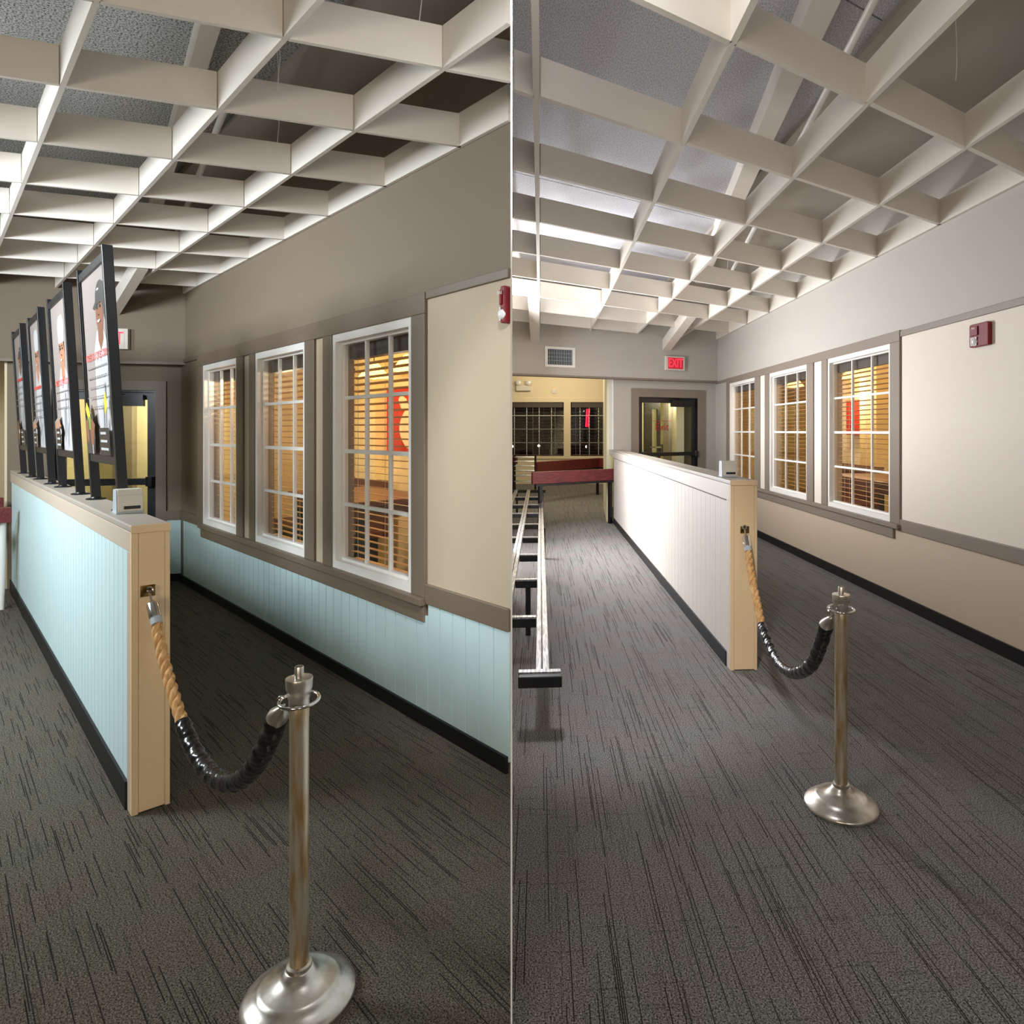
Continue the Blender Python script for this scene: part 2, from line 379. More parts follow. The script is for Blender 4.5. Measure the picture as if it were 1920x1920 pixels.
def blind(fr, a, b, z0, z1, label, m='slat', pitch=.0455, tdepth=-.125, group=None, tilt=8):
    W = b-a; Hh = z1-z0
    t = thing('window_blind', label, 'blind', fr, (a, tdepth, z0), group)
    obj('head_rail', bx(.03, W-.03, -.03, .03, Hh-.16, Hh-.015), M['valance'], t)
    key = (round(W, 3), m)
    if key not in slat_cache:
        c_, s_ = math.cos(math.radians(tilt))*.025, math.sin(math.radians(tilt))*.025
        mb = MB(); x0, x1 = .035, W-.035; h = .0016
        mb.add([(x0,-c_,-s_-h),(x1,-c_,-s_-h),(x1,c_,s_-h),(x0,c_,s_-h),(x0,-c_,-s_+h),(x1,-c_,-s_+h),(x1,c_,s_+h),(x0,c_,s_+h)],
               [(0,3,2,1),(4,5,6,7),(0,1,5,4),(1,2,6,5),(2,3,7,6),(3,0,4,7)])
        slat_cache[key] = mb.mesh('slat', M[m])
    n = int((Hh-.16-.06)/pitch)
    for k in range(n): obj('slat', slat_cache[key], None, t, None, (0, 0, Hh-.18-pitch*(k+.4)))
    obj('bottom_rail', bx(.035, W-.035, -.026, .026, .03, .05), M[m], t)
    mb = MB()
    for q in (.14, .5, .86):
        for dy in (-.027, .027): mb.box(W*q-.0012, W*q+.0012, dy-.001, dy+.001, .05, Hh-.15)
    obj('ladder_cord', mb, M['offwhite'], t)
    return t

# ---- left hall
LW = [(.345, 1.384), (1.837, 2.87), (3.33, 4.35)]; LZ = (.70, 2.268)
wl = pierced(LF, -.30, 5.2, 0, 4.0, -.14, 0, [(a, b, *LZ) for a, b in LW])
wl.prism([(-.30, 0), (-.30, -.14), (-.325, -.14), (-.535, 0)], 0, 4.0)
struct('wall_right', 'greige wall with three windows above pale blue boards', wl, M['wall'], LF)
wr = bpy.data.objects['wall_right']
obj('cream_panel', bx(-.535, .20, 0, .004, .77, 2.345), M['cream'], wr)['label'] = 'cream wall panel between two rails'
for k in range(int(5.7/.119)):                      # beadboard wainscot
    s0 = -.535+k*.119; top = .668 if (s0 > 4.38 or s0 < .1) else .60
    obj('plank', bx(s0+.0025, min(s0+.1165, 5.188), 0, .012, .05, top), M['blue'], wr)
struct('baseboard_right', 'black vinyl baseboard under the pale blue boards by the windows', bx(-.53, 5.18, .012, .028, 0, .078), M['base'], LF, cat='baseboard')
tr = struct('trim_1', 'taupe casing framing the three windows above the blue boards', None, None, LF, (0, 0, 0))
def trim(nm, *a, m='taupe', p=None, bev=.004): return obj(nm, bx(*a), M[m], p, None, (0,0,0), bev)
trim('head_casing', .20, 4.52, 0, .022, 2.268, 2.385, p=tr)
for a, b in ((.20, .345), (1.384, 1.525), (1.67, 1.837), (2.87, 3.0), (3.16, 3.33), (4.35, 4.52)): trim('side_casing', a, b, 0, .022, .70, 2.268, p=tr)
trim('head_filler', 1.525, 1.67, 0, .022, 2.335, 2.385, p=tr)
for a, b in ((1.527, 1.668), (3.002, 3.158)): obj('wall_strip', bx(a, b, 0, .004, .70, 2.268), M['cream'], tr)['label'] = 'narrow cream wall strip between casings'
trim('stool', .20, 4.40, 0, .05, .658, .70, p=tr)
trim('apron', .21, 4.39, 0, .024, .565, .658, p=tr)
trim('picture_rail', -.535, .195, 0, .018, 2.345, 2.392, p=tr)
trim('picture_rail', 4.525, 5.06, 0, .018, 2.345, 2.385, p=tr)
trim('chair_rail', -.535, .20, 0, .02, .668, .778, p=tr)
trim('chair_rail', 4.41, 5.185, 0, .02, .665, .765, p=tr)
for (a, b), wd in zip(LW, ('nearest', 'middle', 'farthest')):
    window(LF, a, b, *LZ, 'white framed twelve pane window, %s of three above the pale blue boards' % wd)
    blind(LF, a, b, *LZ, 'wooden slat blind behind the %s window above the pale blue boards' % wd, group='wooden blinds of the blue side')

# ---- right hall
RW = [(.25, 1.645), (2.235, 3.61), (4.25, 5.65)]; RZ = (.755, 2.452)
struct('wall_right', 'light grey wall with three windows above mushroom paint', pierced(RF, -10, 6.67, 0, 4.3, -.16, 0, [(a, b, *RZ) for a, b in RW]), M['wallR'], RF)
wr2 = bpy.data.objects['wall_right.001']
obj('cream_panel', bx(-10, .08, 0, .005, .80, 2.495), M['creamR'], wr2)['label'] = 'off-white wall panel between two rails'
obj('lower_panel', bx(-10, 6.62, 0, .005, .05, .70), M['lowerR'], wr2)['label'] = 'mushroom painted lower wall'
struct('baseboard_right', 'black vinyl baseboard under the mushroom painted wall', bx(-10, 6.62, .005, .024, 0, .10), M['base'], RF, cat='baseboard')
tr = struct('trim_2', 'warm grey casing framing the three windows of the grey hall', None, None, RF, (0, 0, 0))
T = lambda nm, *a: trim(nm, *a, m='taupeR', p=tr)
T('head_casing', .08, 5.83, 0, .026, 2.452, 2.552)
for a, b in ((.08, .25), (1.645, 1.80), (2.04, 2.235), (3.61, 3.79), (4.03, 4.25), (5.65, 5.83)): T('side_casing', a, b, 0, .026, .755, 2.452)
for a, b in ((1.80, 2.04), (3.79, 4.03)): obj('wall_strip', bx(a, b, 0, .005, .755, 2.452), M['creamR'], tr)['label'] = 'narrow off-white wall strip between casings'
T('stool', .07, 5.84, 0, .055, .712, .755); T('apron', .19, 5.74, 0, .027, .612, .712)
T('picture_rail', -4.5, .078, 0, .02, 2.49, 2.545); T('picture_rail', 5.835, 6.55, 0, .02, 2.50, 2.55)
T('chair_rail', -4.5, .165, 0, .022, .695, .805)
for (a, b), wd in zip(RW, ('nearest', 'middle', 'farthest')):
    window(RF, a, b, *RZ, 'white framed twelve pane window, %s of three in the grey hall' % wd)
    blind(RF, a, b, *RZ, 'wooden slat blind behind the %s window of the grey hall' % wd, pitch=.051, group='wooden blinds of the grey side')

struct('wall_front', 'plain wall of the dining room behind the viewer', bx(-9.5, 9, -4.15, -4, 0, 4.3), M['creamR'])
struct('wall_left', 'plain wall at the far left of the dining room', bx(-9.65, -9.5, -4, 11.5, 0, 4.3), M['creamR'])

# ------------------------------------------------------------------ back walls and doors
def backwall(FB, FU, W, z_soffit, ztop, door, mw, mt, lab, wain=None):
    # door: u0,u1 (casing outside), ztop of casing, casing width
    u0, u1, zt, cw = door
    dth = .14
    mb = MB().box(-.15, u0+cw, -dth, 0, 0, z_soffit).box(u1-cw, W, -dth, 0, 1.2, z_soffit).box(u1-cw, W-(.14 if W > 2 else 0), -dth, 0, 0, 1.2).box(u0+cw, u1-cw, -dth, 0, zt-cw, z_soffit)
    lo = struct('wall_back', lab+' around the glass door', mb, M[mw], FB)
    up = struct('wall_back', lab+' above the ledge', MB().box(-.1, 9, -.15, 0, z_soffit, ztop), M[mw], FU)
    return lo, up
door_no = [0]
def door(FB, u0, u1, zt, cw, mt, label, words=None):
    door_no[0] += 1
    d = struct('door_%d' % door_no[0], label, None, None, FB, (u0, 0, 0)); W = u1-u0
    def p(n, mb, m, par=d): return obj(n, mb, m, par)
    p('casing', MB().box(0, cw, 0, .022, 0, zt).box(W-cw, W, 0, .022, 0, zt).box(cw, W-cw, 0, .022, zt-cw, zt), M[mt])
    a, b, h = cw, W-cw, zt-cw; f = .075
    p('jamb', MB().box(a, a+.02, -.12, 0, 0, h).box(b-.02, b, -.12, 0, 0, h).box(a+.02, b-.02, -.12, 0, h-.02, h), M['black'])
    a += .02; b -= .02; h -= .02
    p('leaf', MB().box(a, a+f, -.08, -.03, .01, h).box(b-f, b, -.08, -.03, .01, h).box(a+f, b-f, -.08, -.03, h-.08, h).box(a+f, b-f, -.08, -.03, .01, .25), M['black'])
    p('pane', bx(a+f, b-f, -.058, -.052, .25, h-.08), M['doorglass'])
    zb = 1.08*zt/2.155
    bar = p('push_bar', MB().box(a+.01, b-.01, -.03, .05, zb-.035, zb+.035), M['blackmetal'])
    obj('bar_end', MB().cyl((a+.03, .02, zb-.05), (a+.03, .02, zb+.05), .045, 12), M['blackmetal'], bar)
    obj('bar_end', MB().cyl((b-.03, .02, zb-.045), (b-.03, .02, zb+.045), .04, 12), M['blackmetal'], bar)
    cl = p('door_closer', bx(a+f+.02, a+f+.34*W/1.1, -.03, .04, h-.15, h-.03), M['blackmetal'])
    obj('closer_arm', MB().cyl((a+f+.2, .02, h-.03), (a+f+.42, .05, h+.01), .008, 8), M['blackmetal'], cl)
    if words:
        me = text_mesh(words, .19, M['neonpaint'], 'lettering')
        for v in me.vertices: x, y, z = v.co; v.co = (-x, -.05, y)
        o = obj('lettering', me, None, d, None, (W*.57, 0, 1.69)); o['label'] = 'red Exit lettering on the glass'
        o2 = p('red_line', bx(W*.57-.2, W*.57+.22, -.0515, -.0505, 1.80, 1.808), M['neonpaint'])
    return d
M['neonpaint'] = mat('vinyl_letter_red', (170, 20, 30), .6)

lo, up = backwall(LB, LBU, 1.62, 2.345, 4.0, (.14, 1.30, 2.155, .10), 'wall', 'taupe', 'greige back wall of the blue side')
obj('plank', bx(0, .14, 0, .012, .07, .66), M['blue'], lo); obj('chair_rail', bx(0, .14, 0, .02, .66, .76), M['taupe'], lo)
obj('plank', bx(1.30, 1.42, 0, .012, .07, .66), M['blue'], lo)
obj('corner_bead', bx(1.60, 1.622, -.14, .002, 0, 2.345), M['gold'], lo)
struct('baseboard_back', 'black baseboard at the foot of the back wall beside the blue boards', bx(0, .14, 0, .018, 0, .08), M['base'], LB, cat='baseboard')
struct('trim_3', 'taupe ledge under the upper back wall of the blue side', MB().box(-.02, 9, -.16, .012, 2.325, 2.352), M['taupe'], LBU)
door(LB, .14, 1.30, 2.155, .10, 'taupe', 'black framed glass door partly hidden behind the poster stands')

lo, up = backwall(RB, RBU, 2.20, 2.555, 4.3, (.255, 1.83, 2.385, .15), 'wallR', 'taupeR', 'light grey back wall of the grey side')
obj('corner_bead', bx(2.185, 2.215, -.14, .002, 1.29, 2.555), M['white'], lo)
struct('trim_4', 'dark grey ledge under the upper back wall of the grey side', MB().box(-.02, 9, -.16, .014, 2.53, 2.56), M['taupeR'], RBU)
door(RB, .255, 1.83, 2.385, .15, 'taupeR', 'black framed glass door with red Exit lettering', 'Exit')

# vestibules behind the doors
v = struct('wall_vestibule', 'cream vestibule seen through the glass door behind the posters', MB().box(-.1, 1.6, -1.75, -1.65, 0, 2.4).box(-.1, .0, -1.65, -.14, 0, 2.4).box(1.5, 1.6, -1.65, -.14, 0, 2.4), M['vest'], LB, cat='wall')
obj('grey_panel', bx(1.03, 1.25, -1.65, -1.5, 0, 2.4), M['grey'], v); obj('soffit', bx(-.1, 1.6, -1.75, -.14, 2.4, 2.5), M['vest'], v)
v = struct('wall_vestibule', 'cream vestibule seen through the glass door of the grey hall', MB().box(-.6, 1.3, -2.2, -2.1, 0, 2.6).box(-.2, -.05, -2.1, -.14, 0, 2.6).prism([(2.25, -.14), (2.15, -.14), (1.2, -2.2), (1.3, -2.2)], 0, 2.6), M['vest'], RB, cat='wall')
obj('soffit', MB().prism([(-.2, -.14), (2.25, -.14), (1.3, -2.2), (-.2, -2.2)], 2.6, 2.7), M['vest'], v)
obj('grey_panel', bx(.02, .30, -1.42, -1.2, 0, 2.6), M['grey'], v)['label'] = 'grey pillar'
d2 = struct('door_3', 'dark inner door of the vestibule seen through the Exit door', None, None, RB, (.63, -1.03, 0))
obj('leaf', MB().box(0, .06, 0, .05, 0, 2.3).box(.19, .36, 0, .05, 0, 2.3).box(.06, .19, 0, .05, 2.05, 2.3).box(.06, .19, 0, .05, 0, .3), M['dark'], d2)
obj('pane', bx(.06, .19, .02, .026, .3, 2.05), M['doorglass'], d2)
obj('push_bar', bx(.0, .34, .05, .09, 1.28, 1.31), M['chrome'], d2); obj('handle', MB().box(-.05, .0, .02, .07, 1.15, 1.35), M['dark'], d2)

# ------------------------------------------------------------------ the open roof: decks and lattice
def lattice(fr, ts, z0, dep, th, row0, pitch, slope, ks, smin, wall_s, wall_m, inside, lab, m):
    root = struct('ceiling_lattice', lab, None, None, fr, (0, 0, z0), cat='lattice')
    def clip(p0, p1):                              # keep the run of the piece that lies inside its hall
        keep = [i/1200 for i in range(1201) if inside(fr.P(*(p0[j]+(p1[j]-p0[j])*i/1200 for j in range(2))))]
        if len(keep) < 30: return None
        a, b = keep[0], keep[-1]
        return [tuple(p0[j]+(p1[j]-p0[j])*q for j in range(2)) for q in (a, b)]
    def bar(nm, a, b, w_, zt):
        dx, dy = b[0]-a[0], b[1]-a[1]; l = math.hypot(dx, dy); nx, ny = -dy/l*w_/2, dx/l*w_/2
        obj(nm, MB().prism([(a[0]+nx, a[1]+ny), (a[0]-nx, a[1]-ny), (b[0]-nx, b[1]-ny), (b[0]+nx, b[1]+ny)], 0, zt), M[m], root)
    for t in ts:
        tt = max(t, th/2+.003); r = clip((smin, tt), (wall_s+wall_m*tt-.004, tt))
        if r: bar('beam', r[0], r[1], th, dep)
    for k in ks:
        for t0, t1 in zip(ts[:-1], ts[1:]):
            a = (row0+pitch*k+slope*t0, t0+th*.5); b = (row0+pitch*k+slope*t1, t1-th*.5)
            if a[0] > wall_s+wall_m*a[1]-.03 or b[0] > wall_s+wall_m*b[1]-.03 or a[0] < smin-1: continue
            r = clip(a, b)
            if r: bar('crosspiece', r[0], r[1], th, dep*.985)
    return root
in_l = lambda p: p.x < PARTK*p.y-.006 and p.y > 1.0
in_r = lambda p: p.x > PARTK*p.y+.006 and p.y > 1.2
lattice(LF, [0, .48, 1.016, 1.556, 2.092, 2.63, 3.17], 3.084, .171, .02, -.134, .783, .437, range(-3, 9), -3.2, 5.04, ML, in_l,
        'white painted wooden ceiling lattice above the pale blue half wall', 'lattice')
lattice(RF, [0, .755, 1.62, 2.482, 3.355, 4.22, 5.08], 3.336, .205, .032, -.53, 1.03, -.565, range(-3, 10), -4.5, 6.5, MR, in_r,
        'white painted wooden ceiling lattice above the greige half wall', 'lattice')

def quad_in(fr, pts): return [fr.st(p) for p in pts]
cl = struct('ceiling', 'grey wood fibre roof deck over the blue side', None, None, LF, (0, 0, 3.86))
def panels(root, fr, srange, trange, slope, wid, gap, m, inside, z0=0, th=.05):
    s = srange[0]
    while s < srange[1]:
        t0, t1 = trange
        pts = [(s+slope*t0, t0), (s+wid-gap+slope*t0, t0), (s+wid-gap+slope*t1, t1), (s+slope*t1, t1)]
        obj('ceiling_panel', MB().prism(pts, z0, z0+th), M[m], root); s += wid
panels(cl, LF, (-5.84, 7.0), (.42, 6.5), .437, 1.22, .012, 'deckL', in_l)
obj('soffit', MB().prism([(-.54, 0), (5.1, 0), (5.4, .42), (-.9, .42)], -.06, .05), M['deckplain'], cl)['label'] = 'plain painted soffit along the wall'
obj('joist', MB().prism([(-.3, 1.03), (-.3, 1.12), (4.6, .42), (4.6, .33)], -.14, 0), M['lattice'], cl)
obj('pipe', MB().cyl((-1.0, 1.02, -.22), (5.2, .08, -.22), .022, 10), M['white'], cl)
obj('roof', bx(-6, 9.5, 0, 9.5, .06, .1), M['seam'], cl)
cl = struct('ceiling', 'grey worn wood fibre roof deck over the grey side', None, None, RF, (0, 0, 4.12))
panels(cl, RF, (-7.01, 11.5), (1.25, 6.6), -.565, 1.93, .014, 'deckR', in_r)
obj('soffit', MB().prism([(-4.5, 0), (6.5, 0), (6.0, 1.25), (-4.5, 1.25)], -.05, .05), M['deckplain'], cl)['label'] = 'plain painted soffit along the wall'
obj('joist', MB().prism([(-3.2, 1.83), (-3.2, 1.99), (4.5, .90), (4.5, .74)], -.17, 0), M['lattice'], cl)
obj('pipe', MB().cyl((-3.4, 1.75, -.27), (4.0, .55, -.27), .024, 10), M['white'], cl)
for q in (3.62, 3.86, 4.10): obj('joist', bx(-3.2, 4.7, q, q+.11, -.2, 0), M['lattice'], cl)
loop = [Vector((-.35+.16*math.cos(a), 3.62+.02*math.sin(2*a), -.42+.26*math.sin(a))) for a in [math.pi*2*i/20 for i in range(20)]]
obj('cable_loop', MB().tube(loop, .02, 8, closed=True), M['white'], cl)
obj('roof', bx(-10, 11, 0, 7.5, .06, .1), M['seam'], cl)

# hanger wires from the decks down to the lattice
for fr, s_, t_, ztop, zb, lab in ((LF, -.66, .56, 3.80, 3.20, 'thin white hanger wire in the ceiling cell closest to the white dividing wall'),
                                  (LF, .19, .80, 3.86, 3.20, 'thin white hanger wire beside the joist, in the dark cell above the nearest poster'),
                                  (LF, .89, .55, 3.86, 3.20, 'crooked white hanger wire one row behind the one by the joist'),
                                  (LF, 1.70, .73, 3.86, 3.20, 'short white hanger wire by the white pipe of the blue side'),
                                  (RF, -2.50, 1.15, 4.08, 3.46, 'long hanger wire in the ceiling cell above the fire alarm of the grey hall'),
                                  (RF, 1.80, 1.15, 4.08, 3.46, 'hanger wire in a far ceiling cell above the windows of the grey hall'),
                                  (RF, -1.34, 3.50, 4.12, 3.46, 'hanger wire next to the white cable loop')):
    pts = [Vector((.006*math.sin(k*2.1+s_), .006*math.cos(k*1.7), (ztop-zb)*k/8)) for k in range(9)]
    tag(obj('hanger_wire', MB().tube(pts, .0022, 6), M['white'], None, fr, (s_, t_, zb)), lab, 'wire', 'hanger wires of the lattice')

# slanted braces between lattice and back wall
def brace(fr, t, w_, s_top, z_top, s_wall, z_bot, dep, label):
    r = fr.P(s_top, t, 0); L_ = s_wall-s_top
    mb = MB().side([(0, z_top), (L_, z_bot), (L_, z_bot+dep), (0, z_top+dep)], -w_/2, w_/2)
    return tag(obj('roof_brace', mb, M['lattice'], None, fr, (s_top, t, 0)), label, 'brace')
brace(LF, .57, .085, 4.10, 3.085, 5.37, 2.83, .16, 'slanted white brace behind the nearest poster, from lattice to wall')
brace(RF, 1.05, .15, 4.10, 3.337, 6.09, 3.08, .20, 'slanted white brace above the lit red exit sign')
brace(RF, 3.42, .15, 2.90, 3.337, 5.19, 3.10, .20, 'slanted white brace left of the air vent')

# ------------------------------------------------------------------ half walls
def half_wall(fr, s0, s1, t0, t1, h, pitch, mp_, mt, mend, mcap, label, band, basez, edge):
    W = t1-t0; Ln = s1-s0
    r = thing('half_wall', label, 'half wall', fr, (s0, t0, 0))
    def p(n, mb, m, bev=0): return obj(n, mb, M[m], r, None, (0,0,0), bev)
    p('core', bx(.03, Ln, .012, W-.012, 0, h-.03), 'seam')
    p('end_board', MB().box(0, .028, .020, W-.026, .006, h-.03), mend, .003)
    for a, b in ((0, .0195), (W-.0255, W)): p('end_trim', bx(0, .03, a, b, .0, h-.03), mend, .003)
    p('cap', MB().box(-.002, Ln, -.002, W+.002, h-.03, h), mcap, .006)
    p('cap_front', MB().box(-.006, .0, -.002, W+.002, h-.034, h+.001), mend, .004)
    p('top_band', bx(.03, Ln, W-.012, W, h-.03-band, h-.03), mt, .003)
    p('corner_band', bx(.03, .03+edge, W-.012, W, .0, h-.03-band), mt, .003)
    n = int((Ln-.03-edge)/pitch)
    for k in range(n):
        a = .03+edge+k*pitch
        p('plank', bx(a+.0025, a+pitch-.0025, W-.012, W-.003, basez*.5, h-.032-band), mp_)
    p('plank', bx(.03, Ln, 0, .01, basez*.5, h-.03), mp_)
    p('baseboard', bx(.03+edge*.9, Ln, W-.004, W+.008, 0, basez), 'base'); p('baseboard', bx(.03, Ln, -.008, 0, 0, basez), 'base')
    for z, q in ((h-.1, .2), (h-.1, .85), (h*.62, .25), (h*.55, .2), (.35, .22)):
        p('nail_head', MB().ball((-.0005, q*W, z), .003, 8), 'offwhite')
    return r
half_wall(LF, .30, 5.86, 1.215, 1.357, 1.222, .098, 'blue', 'beige', 'tan', 'captop', 'half wall with pale blue boards and tan end carrying the poster stands', .085, .12, .055)
half_wall(RF, -1.44, 5.90, 1.868, 2.052, 1.285, .148, 'greige', 'greige', 'tan', 'captop', 'greige boarded half wall with tan end post, nothing but a sensor on top', .11, .10, .075)
hw = bpy.data.objects['half_wall.001']
obj('groove', bx(.10, 7.2, .1835, .1848, 1.140, 1.147), M['seam'], hw)

# ------------------------------------------------------------------ stanchions and ropes
def stanchion(x, y, label, mpole):
    r = thing('stanchion', label, 'stanchion', WORLD, (x, y, 0))
    base = obj('base', MB().lathe([(0, 0), (.150, 0), (.154, .006), (.154, .012), (.151, .017), (.140, .026), (.124, .035), (.112, .043), (.106, .050), (.098, .052), (.080, .058), (.058, .066), (.044, .077), (.038, .088), (.033, .090), (.027, .090)], 64), M['brush'], r)
    obj('collar', MB().lathe([(.0262, .088), (.0335, .088), (.035, .094), (.034, .100), (.0262, .103)], 32), M['brush'], r)
    obj('pole', MB().lathe([(.0262, .06), (.0262, .80), (.0268, .803), (.0268, .842), (.0262, .845)], 32), M[mpole], r)
    obj('cap', MB().lathe([(0, .835), (.0275, .835), (.0285, .858), (.031, .862), (.0325, .880), (.0355, .886), (.0365, .907), (.037, .912), (.0362, .916), (.012, .917)], 40), M['brush'], r)
    obj('finial', MB().lathe([(.0125, .915), (.0125, .946), (.0118, .948), (.0098, .948), (.0098, .93), (0, .93)], 24), M['brush'], r)
    ring = [Vector((.053*math.cos(a), .053*math.sin(a), .852+.004*math.sin(a))) for a in [2*math.pi*k/36 for k in range(36)]]
    obj('ring', MB().tube(ring, .0052, 10, closed=True), M['chrome'], r)
    return r
st_l = stanchion(-.8207, 1.9032, 'tarnished metal stanchion in front of the pale blue half wall', 'brass')
st_r = stanchion(1.0976, 2.8764, 'metal stanchion on the grey carpet by the greige half wall', 'brass')

def spline(pts, n):
    out = []
    for i in range(len(pts)-1):
        p0, p1, p2, p3 = pts[max(i-1, 0)], pts[i], pts[i+1], pts[min(i+2, len(pts)-1)]
        for k in range(n):
            t = k/n; out.append(.5*((2*p1)+(p2-p0)*t+(2*p0-5*p1+4*p2-p3)*t*t+(3*p1-p0-3*p2+p3)*t**3))
    return out+[pts[-1]]
def resample(pts, step):
    out = [pts[0]]; acc = 0
    for a, b in zip(pts[:-1], pts[1:]):
        l = (b-a).length; pos = step-acc
        while pos <= l: out.append(a.lerp(b, pos/l)); pos += step
        acc = (acc+l) % step
    return out
def frames(path):
    res = []; prev = None
    for i, p in enumerate(path):
        t = (path[min(i+1, len(path)-1)]-path[max(i-1, 0)]).normalized()
        x = t.cross(Vector((0, 0, 1))).normalized() if prev is None else (prev-t*prev.dot(t)).normalized()
        prev = x; res.append((p, x, t.cross(x)))
    return res
def rope(track, ya, yb, n_tan, plate_c, plate_d, plate_n, ring_pt, label, rt, rb):
    # the run sags in one upright plane from the plate on the half wall to the ring of the stanchion
    L_ = [0]
    for a, b in zip(track[:-1], track[1:]): L_.append(L_[-1]+math.hypot(b[0]-a[0], b[1]-a[1]))
    X = [p[0] for p in track]; xa, xb = X[0], X[-1]
    pts = []
    for (px, py) in track:
        q = (px-xa)/(xb-xa); y = 1/((1-q)/ya+q/yb)        # straight in plan
        pts.append(ray(px, py, y))
    o = pts[0].copy(); r = thing('rope_barrier', label, 'rope', WORLD, o)
    loc = [p-o for p in pts]
    tan = resample(spline(loc[1:n_tan+1], 14), .004); blk = resample(spline(loc[n_tan:-1], 14), .006)
    fs = frames(tan); twist = 2*math.pi/.135
    for k in range(3):
        ps = [p+(x*math.cos(i*.004*twist+k*2.0944)+y*math.sin(i*.004*twist+k*2.0944))*rt*.50 for i, (p, x, y) in enumerate(fs)]
        obj('strand', MB().tube(ps, rt*.56, 10), M['rope'], r)
    fb = frames(blk); vs = []; seg = 20
    for i, (p, x, y) in enumerate(fb):
        q = min(1, i/4, (len(fb)-1-i)/3+.5)
        for k in range(seg):
            a = 2*math.pi*k/seg
            rr = rb*(1+.035*math.sin(i*.47+2*a)+.03*math.sin(i*1.31-3*a)+.02*math.sin(5*a+i*.9)+.10*((i*.085+a/(2*math.pi)) % 1.0))*(.93+.07*q)*(1+.12*i/len(fb))
            vs.append(p+(x*math.cos(a)+y*math.sin(a))*rr)
    mb = MB().add(vs, [(i*seg+k, i*seg+(k+1)%seg, (i+1)*seg+(k+1)%seg, (i+1)*seg+k) for i in range(len(fb)-1) for k in range(seg)], True)
    mb.add(vs[:seg], [tuple(range(seg-1,-1,-1))]); mb.add(vs[-seg:], [tuple(range(seg))])
    obj('tape_wrap', mb, M['tape'], r)['label'] = 'glossy black tape wound over the lower half'
    a = loc[0]; b = loc[1]; dr = (b-a).normalized(); ln = (b-a).length
    obj('ferrule', MB().tube([a+dr*ln*.30, a+dr*ln*.36, a+dr*ln*.40, a+dr*ln*.86], [rt*.45, rt*.9, rt*1.06, rt*1.06], 20), M['chrome'], r)
    obj('ferrule_band', MB().tube([a+dr*ln*.84, b+dr*.012], [rt*.98, rt*1.0], 20), M['greyplastic'], r)
    hook = [a-dr*.0+Vector((0,0,.012))+Vector((.012*math.cos(q), 0, .012*math.sin(q))) for q in [math.pi*(-.5+1.8*k/10) for k in range(11)]]
    obj('hook', MB().tube([a+dr*ln*.32, a+dr*ln*.12]+hook, .0048, 8), M['chrome'], r)
    e = loc[-1]; f = loc[-2]; dr = (e-f).normalized(); ln = (e-f).length
    obj('end_cap', MB().tube([f-dr*.004, f+dr*.010, f+dr*ln*.55, f+dr*ln*.78], [rb*1.12, rb*1.10, rb*.62, rb*.28], 20), M['brush'], r)
    rp = ring_pt-o
    obj('end_hook', MB().tube(spline([f+dr*ln*.75, f+dr*ln*1.0, rp+Vector((-.004, 0, -.016)), rp+Vector((-.012, 0, 0)), rp+Vector((-.004, 0, .010)), rp+Vector((.006, 0, .006))], 6), .0042, 8), M['chrome'], r)
    # the brass plate that holds it
    fr = plate_n
    p = thing('wall_plate', label.split(' from ')[0].replace('rope', 'anchor plate')+' end', 'plate', fr, plate_c)
    obj('plate', bx(-.004, 0, -plate_d, plate_d, -.024, .024), M['brasspl'], p, bevel=.0015)
    obj('staple', MB().tube([Vector((-.002, .016*math.cos(q), .016*math.sin(q)*.5)) + Vector((-.02*max(0, math.sin(q)), 0, 0)) for q in [math.pi*k/10 for k in range(11)]], .0035, 8), M['brasspl'], p)
    for y in (-.7, .7):
        for z in (-.018, .018): obj('screw', MB().ball((-.0045, y*plate_d, z), .003, 8), M['brasspl'], p)
    return p
TRL = [(281, 1112), (293.5, 1166), (297, 1192), (311, 1252), (327, 1308), (342, 1355), (365, 1408), (395, 1449), (430, 1466), (465, 1451), (492, 1412), (512, 1368), (520, 1345), (533, 1322)]
p = rope(TRL, 2.82, 1.93, 5, (.30, 1.298, .94), .027, LF, Vector((-.868, 1.90, .852)), 'tan twisted rope half wrapped in black tape from the pale blue half wall', .0215, .027)
tag(p, 'small brass anchor plate on the tan end of the pale blue half wall', 'plate')
TRR = [(1396, 992), (1402.5, 1031), (1404, 1046), (1410.5, 1087), (1418, 1122), (1428, 1172), (1443, 1208), (1459, 1239), (1478, 1258), (1498, 1261), (1521, 1247), (1537, 1212), (1549, 1172), (1560, 1154)]
p = rope(TRR, 4.475, 2.90, 5, (-1.44, 1.955, .952), .03, RF, Vector((1.050, 2.87, .852)), 'tan twisted rope half wrapped in black tape from the greige half wall', .0235, .027)
tag(p, 'small brass anchor plate on the tan end of the greige half wall', 'plate')

